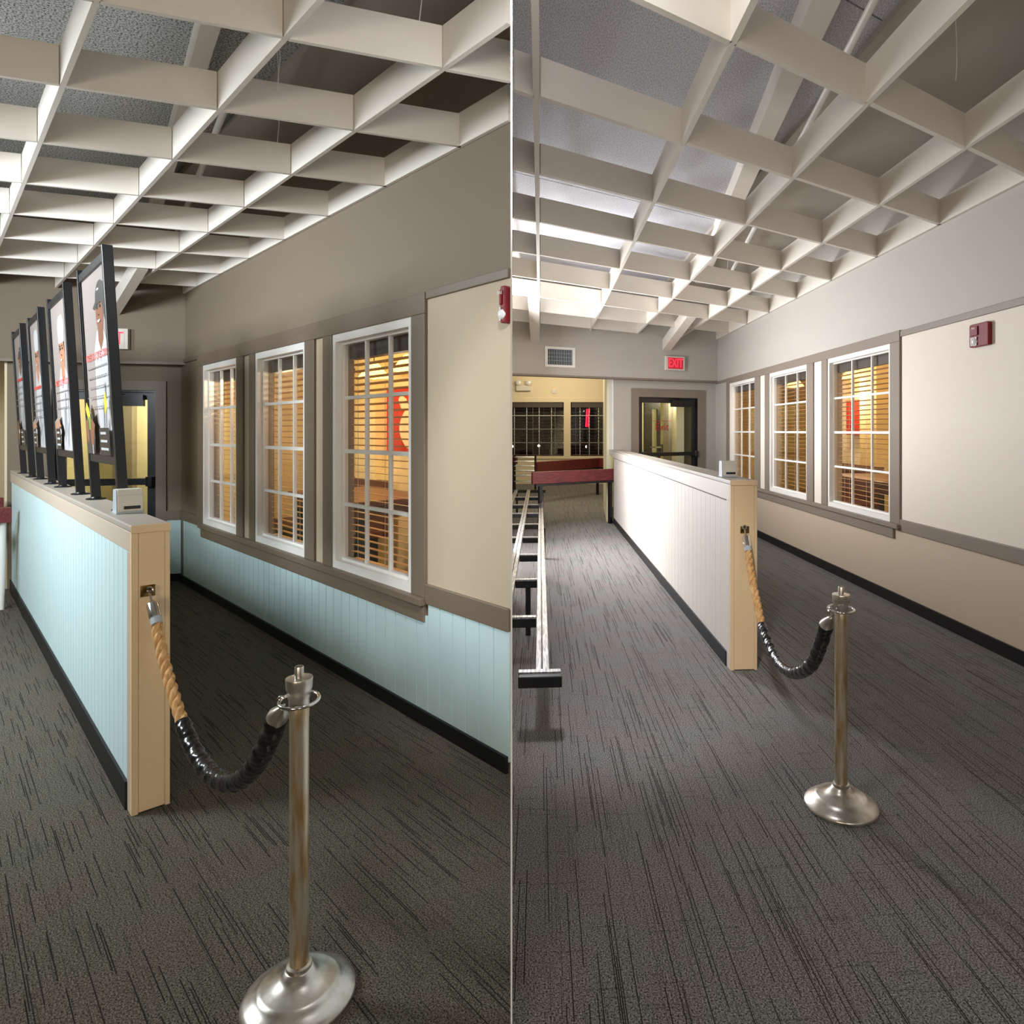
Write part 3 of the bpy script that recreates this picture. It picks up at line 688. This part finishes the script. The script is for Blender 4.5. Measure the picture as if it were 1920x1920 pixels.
# ------------------------------------------------------------------ sensor boxes on the caps
def sensor(fr, at, label):
    r = thing('sensor_box', label, 'sensor', fr, at)
    w = .052; prof = [(0, .004), (-.004, .03), (.006, .108), (.012, .117), (.075, .117), (.082, .11), (.09, .004)]
    obj('housing', MB().side(prof, -w, w), M['offwhite'], r, bevel=.004)
    obj('side_cover', MB().side([(x*.97+.004, z) for x, z in prof], w+.0002, w+.004), M['greyplastic'], r, bevel=.0015)
    obj('foot', MB().side([(-.006, 0), (-.006, .012), (.094, .012), (.094, 0)], -w-.003, w+.006), M['greyplastic'], r, bevel=.002)
    obj('slot', MB().side([(-.0062, .022), (-.0050, .037), (.01, .037), (.01, .022)], -w*.78, w*.52), M['dark'], r)
    obj('seam_line', MB().side([(.0025, .088), (.0030, .0895), (.01, .0895), (.01, .088)], -w*.99, w*.99), M['greyplastic'], r)
sensor(LF, (.80, 1.268, 1.222), 'off-white sensor box on the cap beside the nearest poster stand')
sensor(RF, (-1.12, 1.965, 1.285), 'off-white sensor box alone on the greige half wall')

# ------------------------------------------------------------------ poster stands
def ell(cx, cy, rx, ry, n=20, a0=0, a1=2*math.pi): return [(cx+rx*math.cos(a0+(a1-a0)*k/n), cy+ry*math.sin(a0+(a1-a0)*k/n)) for k in range(n+(0 if a1-a0 > 6.28 else 1))]
def poster(s_near, s_far, tc, label, kind, headline):
    W = s_far-s_near; lean = math.radians(3.0)
    r = thing('poster_stand', label, 'poster', LF, (s_near, tc, 1.222), 'poster stands on the blue half wall')
    zt = 1.32; zb = .225
    def tilt(mb):
        for i, (x, y, z) in enumerate(mb.v): mb.v[i] = (x, y*math.cos(lean)+z*math.sin(lean), z*math.cos(lean)-y*math.sin(lean))
        return mb
    for x in (.0, W):
        po = obj('post', tilt(MB().box(x-.016, x+.016, -.023, .023, .004, zt)), M['black'], r, bevel=.003)
        fl_ = obj('flange', MB().lathe([(0, 0), (.05, 0), (.05, .005), (.046, .008), (.028, .009), (.024, .016), (0, .016)], 24, (x, .0, 0)), M['black'], po)
    for z0, z1 in ((zb, zb+.045), (zt-.075, zt-.03)): obj('crossbar', tilt(MB().box(.017, W-.017, -.012, .018, z0, z1)), M['black'], r, bevel=.002)
    for x0, x1 in ((.017, .037), (W-.037, W-.017)): obj('side_rail', tilt(MB().box(x0, x1, -.010, .016, zb+.045, zt-.075)), M['black'], r)
    px0, px1, pz0, pz1 = .037, W-.037, zb+.045, zt-.075; pw, ph = px1-px0, pz1-pz0
    pn = obj('print', tilt(MB().box(px0, px1, -.006, .008, pz0, pz1)), M['pbg'], r)
    lay = [0]
    def poly(pts, m, nm='printed_shape'):
        lay[0] += 1; y = .008+.0003*lay[0]
        q = [(px1-pw*min(max(a, .004), .996), pz0+ph*min(max(b, .004), .996)) for a, b in pts]
        mb = MB().add([(x, y, z) for x, z in q], [tuple(range(len(q)))])
        me = tilt(mb).mesh(nm, M[m]); bm = bmesh.new(); bm.from_mesh(me); bm.normal_update()
        for f in bm.faces:
            if f.normal.y < 0: f.normal_flip()
        bm.to_mesh(me); bm.free(); obj(nm, me, None, pn)
    def words(txt, a, b, size, m):
        lay[0] += 1; me = text_mesh(txt, size, M[m]); xs = [v.co.x for v in me.vertices]; wd = max(xs)-min(xs); k = min(1, pw*.94/wd)
        for v in me.vertices:
            x, y, z = v.co; X = px1-pw*a-x*k; Z = pz0+ph*b+y*1.1; Y = .008+.0003*lay[0]
            v.co = (X, Y*math.cos(lean)+Z*math.sin(lean), Z*math.cos(lean)-Y*math.sin(lean))
        obj('headline', me, None, pn)
    skin = 'pskin' if kind in (0, 3) else 'pskin2'
    cx = (.70, .60, .55, .60)[kind]; top = (.975, .89, .92, .92)[kind]; chin = (.665, .55, .60, .70)[kind]
    fh = (top-chin)*(.60 if kind in (0, 3) else .56); hc = chin+fh*.62
    # shirt, neck, head, hat
    poly([(cx-.16, hc-fh*.55), (cx+.10, hc-fh*.55), (cx+.46, hc-fh*1.2), (1, hc-fh*1.6), (1, .0), (cx-.22, .0), (cx-.30, .22), (cx-.34, hc-fh*2.6), (cx-.30, hc-fh*1.1)], 'pwhite')
    poly([(cx-.12, hc), (cx+.12, hc), (cx+.10, hc-fh*.85), (cx-.02, hc-fh*1.15), (cx-.10, hc-fh*.85)], skin)
    poly(ell(cx, hc, .155, fh*.62), skin); poly(ell(cx+.155, hc+fh*.05, .02, fh*.12, 10), skin)
    if kind in (0, 3):
        poly(ell(cx+.06, hc+fh*.30, .20, fh*.52, 16, 0, math.pi)+[(cx-.26, hc+fh*.16), (cx-.20, hc+fh*.08), (cx+.1, hc+fh*.24), (cx+.2, hc-fh*.35), (cx+.26, hc)], 'pgrey')
        poly(ell(cx-.02, hc+fh*.58, .05, .012, 10, 0, math.pi), 'pwhite')
        poly([(cx+.20, hc-fh*.75), (cx+.33, hc-fh*1.0), (cx+.40, hc-fh*1.9), (cx+.32, hc-fh*1.6)], 'pgrey')
    else:
        poly([(cx-.17, hc+fh*.30), (cx+.17, hc+fh*.30), (cx+.21, hc+fh*.95), (cx+.12, hc+fh*1.25), (cx-.12, hc+fh*1.25), (cx-.21, hc+fh*.95)], 'pwhite')
        poly([(cx-.16, hc+fh*.30), (cx-.12, hc+fh*.30), (cx-.15, hc-fh*.1)], 'pdark'); poly([(cx+.16, hc+fh*.30), (cx+.12, hc+fh*.30), (cx+.15, hc-fh*.1)], 'pdark')
    for dx in (-.06, .06):
        poly(ell(cx+dx-.02, hc+fh*.10, .028, fh*.05, 10), 'pdark'); poly([(cx+dx-.055, hc+fh*.2), (cx+dx+.015, hc+fh*.22), (cx+dx+.015, hc+fh*.19), (cx+dx-.055, hc+fh*.17)], 'pdark')
    poly([(cx-.035, hc-fh*.10), (cx+.01, hc-fh*.13), (cx-.045, hc-fh*.15)], 'pdark')
    poly(ell(cx-.02, hc-fh*.27, .06, fh*.075, 12, math.pi, 2*math.pi), 'pwhite')
    # shirt folds
    for a, b, c_ in ((cx+.05, .40, .10), (cx+.22, .46, .15), (cx-.05, .30, .05), (cx+.12, .2, .02)):
        poly([(a, b), (a+.03, b-.02), (a-.04, c_), (a-.055, c_+.02)], 'pshade')
    hb = (.555, .47, .48, .60)[kind]
    if headline: words(headline, .5, hb, .076, 'pred')
    else:
        for k in range(9): poly([(.12+k*.085, hb-.012), (.18+k*.085, hb-.012), (.18+k*.085, hb+.012), (.12+k*.085, hb+.012)], 'pred')
    for line in range((5, 3, 4, 4)[kind]):            # small copy, too far off to read
        y = hb-.07-line*.055; x = .07+.02*line
        while x < .93:
            l = random.uniform(.03, .10); poly([(x, y-.0034), (min(x+l, .95), y-.0034), (min(x+l, .95), y+.0034), (x, y+.0034)], 'pink'); x += l+.02
    # counter, hands and food
    poly([(.0, 0), (.0, .20), (.32, .24), (.40, .10), (.34, 0)], 'pgrey' if kind in (0, 3) else 'pbg')
    poly([(.22, .22), (.42, .17), (.34, .09), (.30, .04), (.22, .05), (.20, .12)], skin); poly([(.02, .19), (.12, .20), (.14, .08), (.08, .06), (.02, .10)], skin)
    if kind == 0:
        poly([(.04, .26), (.10, .30), (.20, .26), (.26, .19), (.18, .17)], 'pyellow'); poly([(.14, .22), (.26, .21), (.24, .14), (.16, .14)], 'pgreen'); poly([(.86, .30), (.94, .34), (.98, .26), (.88, .22)], 'pyellow')
        poly([(.28, .05), (.31, .06), (.31, .0), (.28, .0)], 'pwhite')
    else:
        poly(ell(.36, .13, .10, .035, 14), 'pdark'); poly(ell(.36, .13, .07, .022, 12), 'pwhite')
    # caption block
    a0, a1 = ((.60, 1.0), (.06, .36), (.04, .30), (.55, .95))[kind]
    poly([(a0, .005), (a1, .005), (a1, .15), (a0, .15)], 'pdark')
    for k in range(3): poly([(a0+.05, .115-k*.042), (a0+.05+(a1-a0)*(.55+.1*k), .115-k*.042), (a0+.05+(a1-a0)*(.55+.1*k), .128-k*.042), (a0+.05, .128-k*.042)], 'pwhite')
    return r
poster(.985, 1.736, 1.264, 'nearest poster stand, cook in a dark cap, headline meet our prep cook', 0, 'meet our prep cook')
poster(2.174, 2.932, 1.278, 'second poster stand from the sensor box, cook in a white hat', 1, 'meet our grill cook')
poster(3.344, 4.036, 1.293, 'third poster stand from the sensor box, cook in a tall white hat', 2, None)
poster(4.413, 5.121, 1.312, 'farthest poster stand, dark capped cook, at the back wall end', 3, None)

# ------------------------------------------------------------------ signs, vent, alarm, lamps on the walls
def exit_sign(FB, u, z, w, h, label, face):
    r = thing('exit_sign', label, 'exit sign', FB, (u, 0, z))
    obj('housing', bx(-w/2, w/2, 0, .055, 0, h), M['offwhite'], r, bevel=.004)
    f = obj('face', bx(-w*.40, w*.40, .055, .058, h*.10, h*.90), M[face], r)
    me = text_mesh('EXIT', h*.88, M['exitred'], 'lettering'); xs = [v.co.x for v in me.vertices]; k = w*.74/(max(xs)-min(xs))
    for v in me.vertices: x, y, zz = v.co; v.co = (-x*k, .0595, h*.5+y)
    obj('lettering', me, None, f)
exit_sign(LBU, .682, 2.47, .33, .215, 'lit red exit sign half hidden behind the nearest poster', 'offwhite')
exit_sign(RBU, .965, 2.72, .40, .255, 'lit red exit sign above the door of the grey hall', 'exitface')

v = thing('air_vent', 'white framed dark air vent high on the grey back wall', 'vent', RBU, (2.94, 0, 2.69))
obj('frame', MB().box(0, .05, 0, .02, 0, .34).box(.50, .55, 0, .02, 0, .34).box(.05, .50, 0, .02, 0, .04).box(.05, .50, 0, .02, .30, .34), M['white'], v)
obj('backing', bx(.05, .50, 0, .004, .04, .30), M['dark'], v)
for k in range(14): obj('louver', bx(.062+k*.031, .071+k*.031, .004, .016, .04, .30), M['greyplastic'], v)
for z in (.11, .17, .235): obj('crossbar', bx(.05, .50, .006, .012, z-.003, z+.003), M['greyplastic'], v)

def alarm(fr, s, z, label, k):
    r = thing('fire_alarm', label, 'fire alarm', fr, (s, .005, z))
    obj('plate', MB().side([(-.115*k, -.085), (.105*k, -.085), (.115*k, -.075), (.115*k, .08), (.10*k, .09), (-.10*k, .09), (-.115*k, .08)], 0, .035), M['redpaint'], r, bevel=.006)
    obj('horn_face', bx(.0, .09*k, .035, .045, .0, .07), M['redpaint'], r, bevel=.004)
    obj('strobe_lens', MB().ball((.045*k, .032, -.045), .036 if k > .5 else .026, 18, (1, .7, 1)), M['clear'], r)
    obj('strobe_reflector', bx(.01*k, .085*k, .034, .044, -.075, -.012), M['chrome'], r)
    me = text_mesh('FIRE', .022, M['offwhite'], 'lettering')
    for v_ in me.vertices: x, y, q = v_.co; v_.co = (-x, .0456, y)
    obj('lettering', me, None, r, None, (.05*k, 0, .055))
alarm(RF, -1.055, 2.343, 'red wall fire alarm strobe by the off-white panel', .95)
alarm(LF, -.521, 2.215, 'red fire alarm strobe cut off by the white dividing wall', .16)

# ------------------------------------------------------------------ far recess behind the grey hall
FAR = 20.4
FF = Frame((3.0, FAR), (-1, 0))                    # far wall, n towards the camera
W1 = (3.0+.70, 3.0+2.27+1.6); W2 = (3.0-.62, 3.0+.48)
wins = [(2.35, 3.49, .85, 2.50), (3.70, 5.60, .85, 2.50)]
struct('wall_back', 'golden lit far wall with two dark windows behind the red frames', pierced(FF, 0, 8, 0, 3.9, -.15, 0, wins), M['gold'], FF)
t_ = struct('trim_5', 'cream casing round the far windows of the grey side', None, None, FF)
for a, b, z0, z1 in ((2.25, 5.7, 2.50, 2.62), (2.25, 2.35, .85, 2.5), (3.49, 3.70, .85, 2.5), (5.6, 5.7, .85, 2.5), (2.25, 5.7, .77, .85)): obj('casing', bx(a, b, 0, .03, z0, z1), M['gold'], t_)
struct('ceiling', 'cream ceiling of the far recess', MB().prism([tuple(RBU.P(0, -.2))[:2], tuple(RBU.P(9, -.2))[:2], (-5.3, FAR), (3.2, FAR)], 3.9, 4.0), M['gold'])
struct('wall_recess', 'cream side wall of the far recess', bx(1.75, 1.9, 13.0, FAR, 0, 3.9), M['gold'], cat='wall')
for i, (a, b, z0, z1) in enumerate(wins):
    win_no[0] += 1
    wd = struct('window_%d' % win_no[0], ('dark night window by the column', 'wide dark night window under the emergency light')[i], None, None, FF, (a, 0, z0))
    Wd, Hh = b-a, z1-z0
    mb = MB(); 
    for q in range(1, 5 if i else 4): obj('muntin', bx(Wd*q/(5 if i else 4)-.011, Wd*q/(5 if i else 4)+.011, -.1, -.075, 0, Hh), M['white'], wd)
    for q in range(1, 4): obj('muntin', bx(0, Wd, -.1, -.075, Hh*q/4-.011, Hh*q/4+.011), M['white'], wd)
    obj('pane', bx(0, Wd, -.11, -.105, 0, Hh), M['glass'], wd)
    blind(FF, a, b, z0, z1, ('dark slat blind in the window beside the column', 'dark slat blind in the window under the emergency light')[i], 'slatdark', .10, -.045, 'dark blinds of the far recess', 4)
struct('exterior_ground', 'dark car park outside the far windows', bx(-9, 9, FAR+.2, FAR+14, -.1, 0), M['night'], cat='ground')
struct('exterior_wall', 'night beyond the far windows', bx(-9, 9, FAR+13, FAR+13.2, 0, 7), M['night'], cat='wall')
for k, (x, y) in enumerate([(-3.6, FAR+6.5), (-1.4, FAR+7.5), (.6, FAR+6.0)]):
    car = thing('parked_car', 'dark parked car with lit headlights outside the far windows, %s' % ('behind the wide window', 'between the two windows', 'behind the window by the column')[k], 'car', WORLD, (x, y, 0))
    obj('body', MB().side([(-.85, .3), (.85, .3), (.85, .8), (.62, .9), (.55, 1.4), (-.55, 1.4), (-.62, .9), (-.85, .8)], 0, 3.6), M['dark'], car)
    for q in (-.6, .6): obj('headlight', MB().ball((q, -.03, 1.0), .055, 10), M['carlight'], car)
    for q in (-.7, .7): 
        for y_ in (.7, 2.9): obj('wheel', MB().cyl((q-.1, y_, .3), (q+.1, y_, .3), .3, 14), M['base'], car)
for k, (x, y, z) in enumerate([(-3.3, FAR+4, 2.45), (-1.65, FAR+5, 2.75)]):
    lp = thing('street_lamp', 'thin street lamp glowing at the top of the wide window, %s one' % ('farther', 'nearer the column')[k], 'lamp', WORLD, (x, y, 0))
    obj('pole', MB().cyl((0, 0, 0), (0, 0, z), .04, 8), M['dark'], lp); obj('lamp_head', MB().box(-.25, .25, -.1, .1, z, z+.07), M['carlight'], lp)
nt = thing('neon_sign', 'red neon strip sign glowing in the dark window by the column', 'neon', WORLD, (-.02, FAR+.45, 0))
obj('pole', MB().cyl((.05, .05, 0), (.05, .05, 2.4), .03, 8), M['dark'], nt)
obj('tube', MB().tube([(0, 0, 1.75), (.03, 0, 2.3), (.10, 0, 2.3), (.07, 0, 1.75)], .022, 8), M['neon'], nt)

em = thing('emergency_light', 'white twin head emergency light above the wide dark window', 'emergency light', FF, (4.93, 0, 2.84))
obj('case', bx(-.22, .22, 0, .12, 0, .17), M['offwhite'], em, bevel=.015)
for x in (-.17, .14):
    hd = obj('lamp_head', MB().cyl((x, .05, .24), (x, .16, .25), .07, 16, .085), M['offwhite'], em)
    obj('lens', MB().ball((x, .16, .25), .075, 14, (1, .3, 1)), M['clear'], hd)
tag(obj('wall_thermostat', MB().box(-.07, .07, 0, .03, 0, .14).box(-.05, .05, .03, .035, .05, .1), M['offwhite'], None, FF, (3.99, 0, 2.77)), 'small cream plate on the golden wall above the windows', 'thermostat')

# ------------------------------------------------------------------ red topped booth frames, rack, aluminium table frame
def leg(p, x, y, h, w=.055, m='blackmetal'): return obj('leg', bx(x-w/2, x+w/2, y-w/2, y+w/2, 0, h), M[m], p)
def booth(x0, y0_, x1, y1_, zb, zt, label, th=.06, legm='blackmetal', group=None, returns=None):
    a, b = Vector((x0, y0_, 0)), Vector((x1, y1_, 0)); fr = Frame(a, b-a); Ln = (b-a).length
    r = thing('dining_booth', label, 'booth', fr, (0, 0, 0), group)
    obj('plank', bx(-.05, Ln+.05, -th, 0, zb, zt), M['red'], r, bevel=.006)
    obj('rail', bx(0, Ln, -th-.01, -th*.3, zb-.035, zb), M['blackmetal'], r)
    leg(r, .10, -th*.6, zb, m=legm); leg(r, Ln-.06, -th*.6, zb, m=legm)
    if returns:
        l2 = returns
        obj('plank', bx(Ln-.02, Ln+.05, -l2, -th, zb, zt), M['red'], r, bevel=.006); leg(r, Ln+.01, -l2+.06, zb, m=legm)
        obj('rail', bx(Ln-.01, Ln+.03, -l2, -th, zb-.035, zb), M['blackmetal'], r)
    return r
booth(-.86, 10.85, .44, 11.75, .755, .955, 'nearest mahogany booth frame on black legs, against the greige half wall')
booth(-1.12, 14.9, .28, 17.0, .69, .93, 'mahogany booth frame with a side board, behind the nearest one', returns=2.4)
booth(-3.6, 17.7, -1.93, 18.1, .72, .93, 'cut off mahogany booth frame by the wide dark window')
rk = thing('wire_rack', 'dark wire rack of rungs between two mahogany booth frames', 'rack', WORLD, (-1.9, 17.4, 0))
for x in (0, .55):
    for y in (0, .3): obj('upright', MB().cyl((x, y, 0), (x, y, .98), .016, 8), M['blackmetal'], rk)
for z in (.3, .45, .58, .70, .82, .93):
    for y in (0, .3): obj('rung', MB().cyl((0, y, z), (.55, y, z), .012, 8), M['rail'], rk)

fr = Frame(RF.P(-2.6, 3.29), RF.d)
tf = thing('table_frame', 'long bare aluminium frame with crossbars and black ends', 'table frame', fr, (0, 0, 0))
ZT = .45; LnF = 10.05; rails = [(.045, LnF), (.285, LnF), (.53, LnF)]
def inside_y(t): return t
for t, l in rails:
    s0 = .02 if t < .1 else (.62 if t < .4 else 2.6)
    obj('rail', MB().box(s0, l, t-.045, t-.012, ZT-.05, ZT).box(s0, l, t-.008, t+.022, ZT-.05, ZT-.004).box(s0, l, t-.045, t+.022, ZT-.055, ZT-.05), M['rail'], tf, bevel=.003)
for i, s in enumerate((8.75, 7.51, 6.38, 5.26, 4.21, 3.16, 2.09, 1.02)):
    s_ = s-.05
    t1 = .50 if s > 2.7 else (.26 if s < 1.0 else .25)
    for a, b in ((.07, .24), (.31, .485))[:2 if s > 3.1 else 1]:
        obj('crossbar', bx(s_, s_+.07, a, b, ZT-.075, ZT-.02), M['blackmetal'], tf)
        obj('crossbar_cap', bx(s_, s_+.045, a, b, ZT-.02, ZT-.008), M['rail'], tf)
e_ = obj('end_bar', MB().box(-.07, .02, -.06, .15, ZT-.06, ZT-.006), M['blackmetal'], tf, bevel=.004)
obj('end_strip', bx(-.02, .02, -.055, .15, ZT-.006, ZT), M['rail'], e_)
obj('end_bar', MB().box(LnF-.02, LnF+.05, -.06, .6, ZT-.06, ZT-.006), M['blackmetal'], tf)
for s, t in ((2.05, .14), (5.2, .0), (9.9, .0), (5.2, .5), (9.9, .5), (.70, .26)): obj('leg', bx(s-.02, s+.02, t-.02, t+.02, 0, ZT-.06), M['blackmetal'], tf)

# left edge of the blue side: booth frame on white legs, far wall with a blind
lb = thing('dining_booth', 'mahogany booth frame on white legs at the pale blue half wall', 'booth', LF, (4.95, 1.432, 0))
obj('plank', bx(-.02, .10, -.02, 1.4, .79, .925), M['red'], lb, bevel=.005); obj('plank', bx(.85, .95, -.02, 1.4, .82, .95), M['red'], lb, bevel=.005)
obj('rail', bx(.10, .85, .3, .4, .82, .88), M['red'], lb)
for s, t in ((.05, .045), (.05, 1.3), (.9, .035), (.9, 1.3)): obj('leg', MB().cyl((s, t, 0), (s, t, .80), .020, 12, .032), M['white'], lb)
LFAR = Frame(LF.P(9.6, 1.0), LB.d)
pw_ = [(1.55, 2.9, .8, 1.95)]
struct('wall_back', 'cream far wall with a dark blind at the left edge', pierced(LFAR, -.8, 4.2, 0, 3.0, -.15, 0, pw_), M['gold'], LFAR)
win_no[0] += 1
wd = struct('window_%d' % win_no[0], 'dark window cut off at the left edge beyond the pale column', None, None, LFAR, (1.55, 0, .8))
obj('pane', bx(0, 1.35, -.11, -.10, 0, 1.15), M['night'], wd)
for q in (1, 2, 3): obj('muntin', bx(0, 1.35, -.1, -.08, 1.15*q/4-.01, 1.15*q/4+.01), M['white'], wd)
blind(LFAR, 1.55, 2.9, .8, 1.95, 'dark slat blind cut off at the left edge beyond the pale column', 'slatdark', .07, -.045, None, 4)

# ------------------------------------------------------------------ rooms behind the windows
bw = struct('wall_inner', 'amber plaster of the room behind the windows of the blue side',
       MB().box(2.15, 6.2, -2.05, -1.95, 0, 3.1).box(6.1, 6.2, -1.95, -.14, 0, 3.1), M['amber'], LF, cat='wall')
obj('soffit', MB().prism([(-.3, -.14), (6.1, -.14), (6.1, -1.95), (2.2, -1.95)], 3.0, 3.08), M['amber'], bw)
obj('pillar', bx(4.22, 4.72, -1.95, -1.75, 0, 2.6), M['yellow'], bw)['label'] = 'pale yellow pillar'
obj('picture_rail', bx(2.3, 6.1, -1.95, -1.93, 2.36, 2.42), M['brownwood'], bw)
sg = thing('wall_sign', 'red wall sign with a cream apple seen through the nearest window of the blue side', 'sign', LF, (3.70, -1.93, 1.38))
obj('board', bx(-.20, .58, 0, .03, 0, .75), M['signred'], sg)
def flat(pts, y, m, nm): obj(nm, MB().side([(x, z) for x, z in pts], y, y+.004), M[m], sg)
flat([(-.0+.20*math.cos(a)*(1+.10*math.cos(2*a)), .27+.22*math.sin(a)*(1-.06*math.cos(2*a))) for a in [2*math.pi*k/28 for k in range(28)]], .03, 'signcream', 'apple')
flat([(.0, .50), (.06, .60), (.18, .66), (.24, .60), (.18, .50), (.06, .47)], .03, 'signcream', 'apple_leaf')
flat([(-.04, .48), (-.01, .48), (-.05, .64), (-.09, .66)], .03, 'signcream', 'apple_stem')
def inner_table(fr, at, w_, d_, h_, label):
    t = thing('dining_table', label, 'table', fr, at)
    obj('tabletop', bx(0, w_, 0, d_, h_-.05, h_), M['brownwood'], t, bevel=.006); obj('apron', bx(.05, w_-.05, .05, d_-.05, h_-.16, h_-.05), M['brownwood'], t)
    for x in (.08, w_-.08):
        for y in (.08, d_-.08): obj('leg', bx(x-.03, x+.03, y-.03, y+.03, 0, h_-.16), M['dark'], t)
inner_table(LF, (2.3, -1.4, 0), 1.5, .8, 1.02, 'dark wooden table behind the nearest window of the blue side')
def seat(fr, at, w_, label):
    t = thing('booth_bench', label, 'bench', fr, at)
    obj('seat', bx(0, w_, 0, .5, .40, .48), M['brownwood'], t, bevel=.01); obj('backrest', bx(0, w_, -.08, 0, .40, 1.05), M['brownwood'], t, bevel=.01); obj('plinth', bx(.03, w_-.03, .05, .45, 0, .40), M['dark'], t)
seat(LF, (4.0, -1.74, 0), 2.0, 'dark wooden bench behind the farther windows of the blue side')
def pendant(fr, at, label, drop=.5, k=1):
    t = thing('pendant_lamp', label, 'lamp', fr, at)
    obj('shade', MB().lathe([(.03*k, .16*k), (.05*k, .15*k), (.17*k, .0), (.165*k, .0), (.045*k, .14*k)], 24), M['lampglow'], t)
    obj('bulb', MB().ball((0, 0, .03*k), .05*k, 12), M['lampglow'], t); obj('cord', MB().cyl((0, 0, .15*k), (0, 0, drop), .006, 6), M['dark'], t)
pendant(LF, (2.75, -1.35, 2.2), 'glowing cone pendant high in the nearest window of the blue side', .7)
pendant(LF, (3.75, -1.5, 2.2), 'glowing cone pendant deeper in the nearest window of the blue side', .7)

bw = struct('wall_inner', 'amber plaster of the room behind the windows of the grey hall',
       MB().box(.2, 9.4, -2.3, -2.2, 0, 3.3).box(9.3, 9.4, -2.2, -.16, 0, 3.3).box(-.4, -.3, -2.3, -.16, 0, 3.3).box(-.3, .2, -2.3, -2.2, 0, 3.3), M['amber'], RF, cat='wall')
obj('soffit', bx(-.4, 9.4, -2.3, -.16, 3.2, 3.3), M['amber'], bw)
obj('pillar', bx(4.4, 4.95, -2.2, -2.0, 0, 3.2), M['yellow'], bw)['label'] = 'pale yellow pillar'
rp = obj('banner', bx(5.04, 5.55, -2.2, -2.05, 1.55, 2.15), M['signred'], bw); rp['label'] = 'narrow red wall panel'
pc = thing('picture_frame', 'dark framed picture in the room behind the nearest window of the grey hall', 'picture', RF, (3.6, -2.2, 1.55))
obj('frame', MB().box(0, .62, 0, .03, 0, .05).box(0, .62, 0, .03, .52, .57).box(0, .05, 0, .03, .05, .52).box(.57, .62, 0, .03, .05, .52), M['brownwood'], pc); obj('print', bx(.05, .57, 0, .015, .05, .52), M['grey'], pc)
inner_table(RF, (1.7, -1.7, 0), 1.9, .9, 1.0, 'dark wooden table behind the nearest window of the grey hall')
seat(RF, (4.2, -1.95, 0), 2.6, 'dark wooden bench behind the farther windows of the grey hall')
pendant(RF, (4.3, -1.55, 2.45), 'glowing cone pendant in the nearest window of the grey hall', .75)
pendant(RF, (6.0, -1.3, 2.42), 'glowing cone pendant in the middle window of the grey hall', .78)
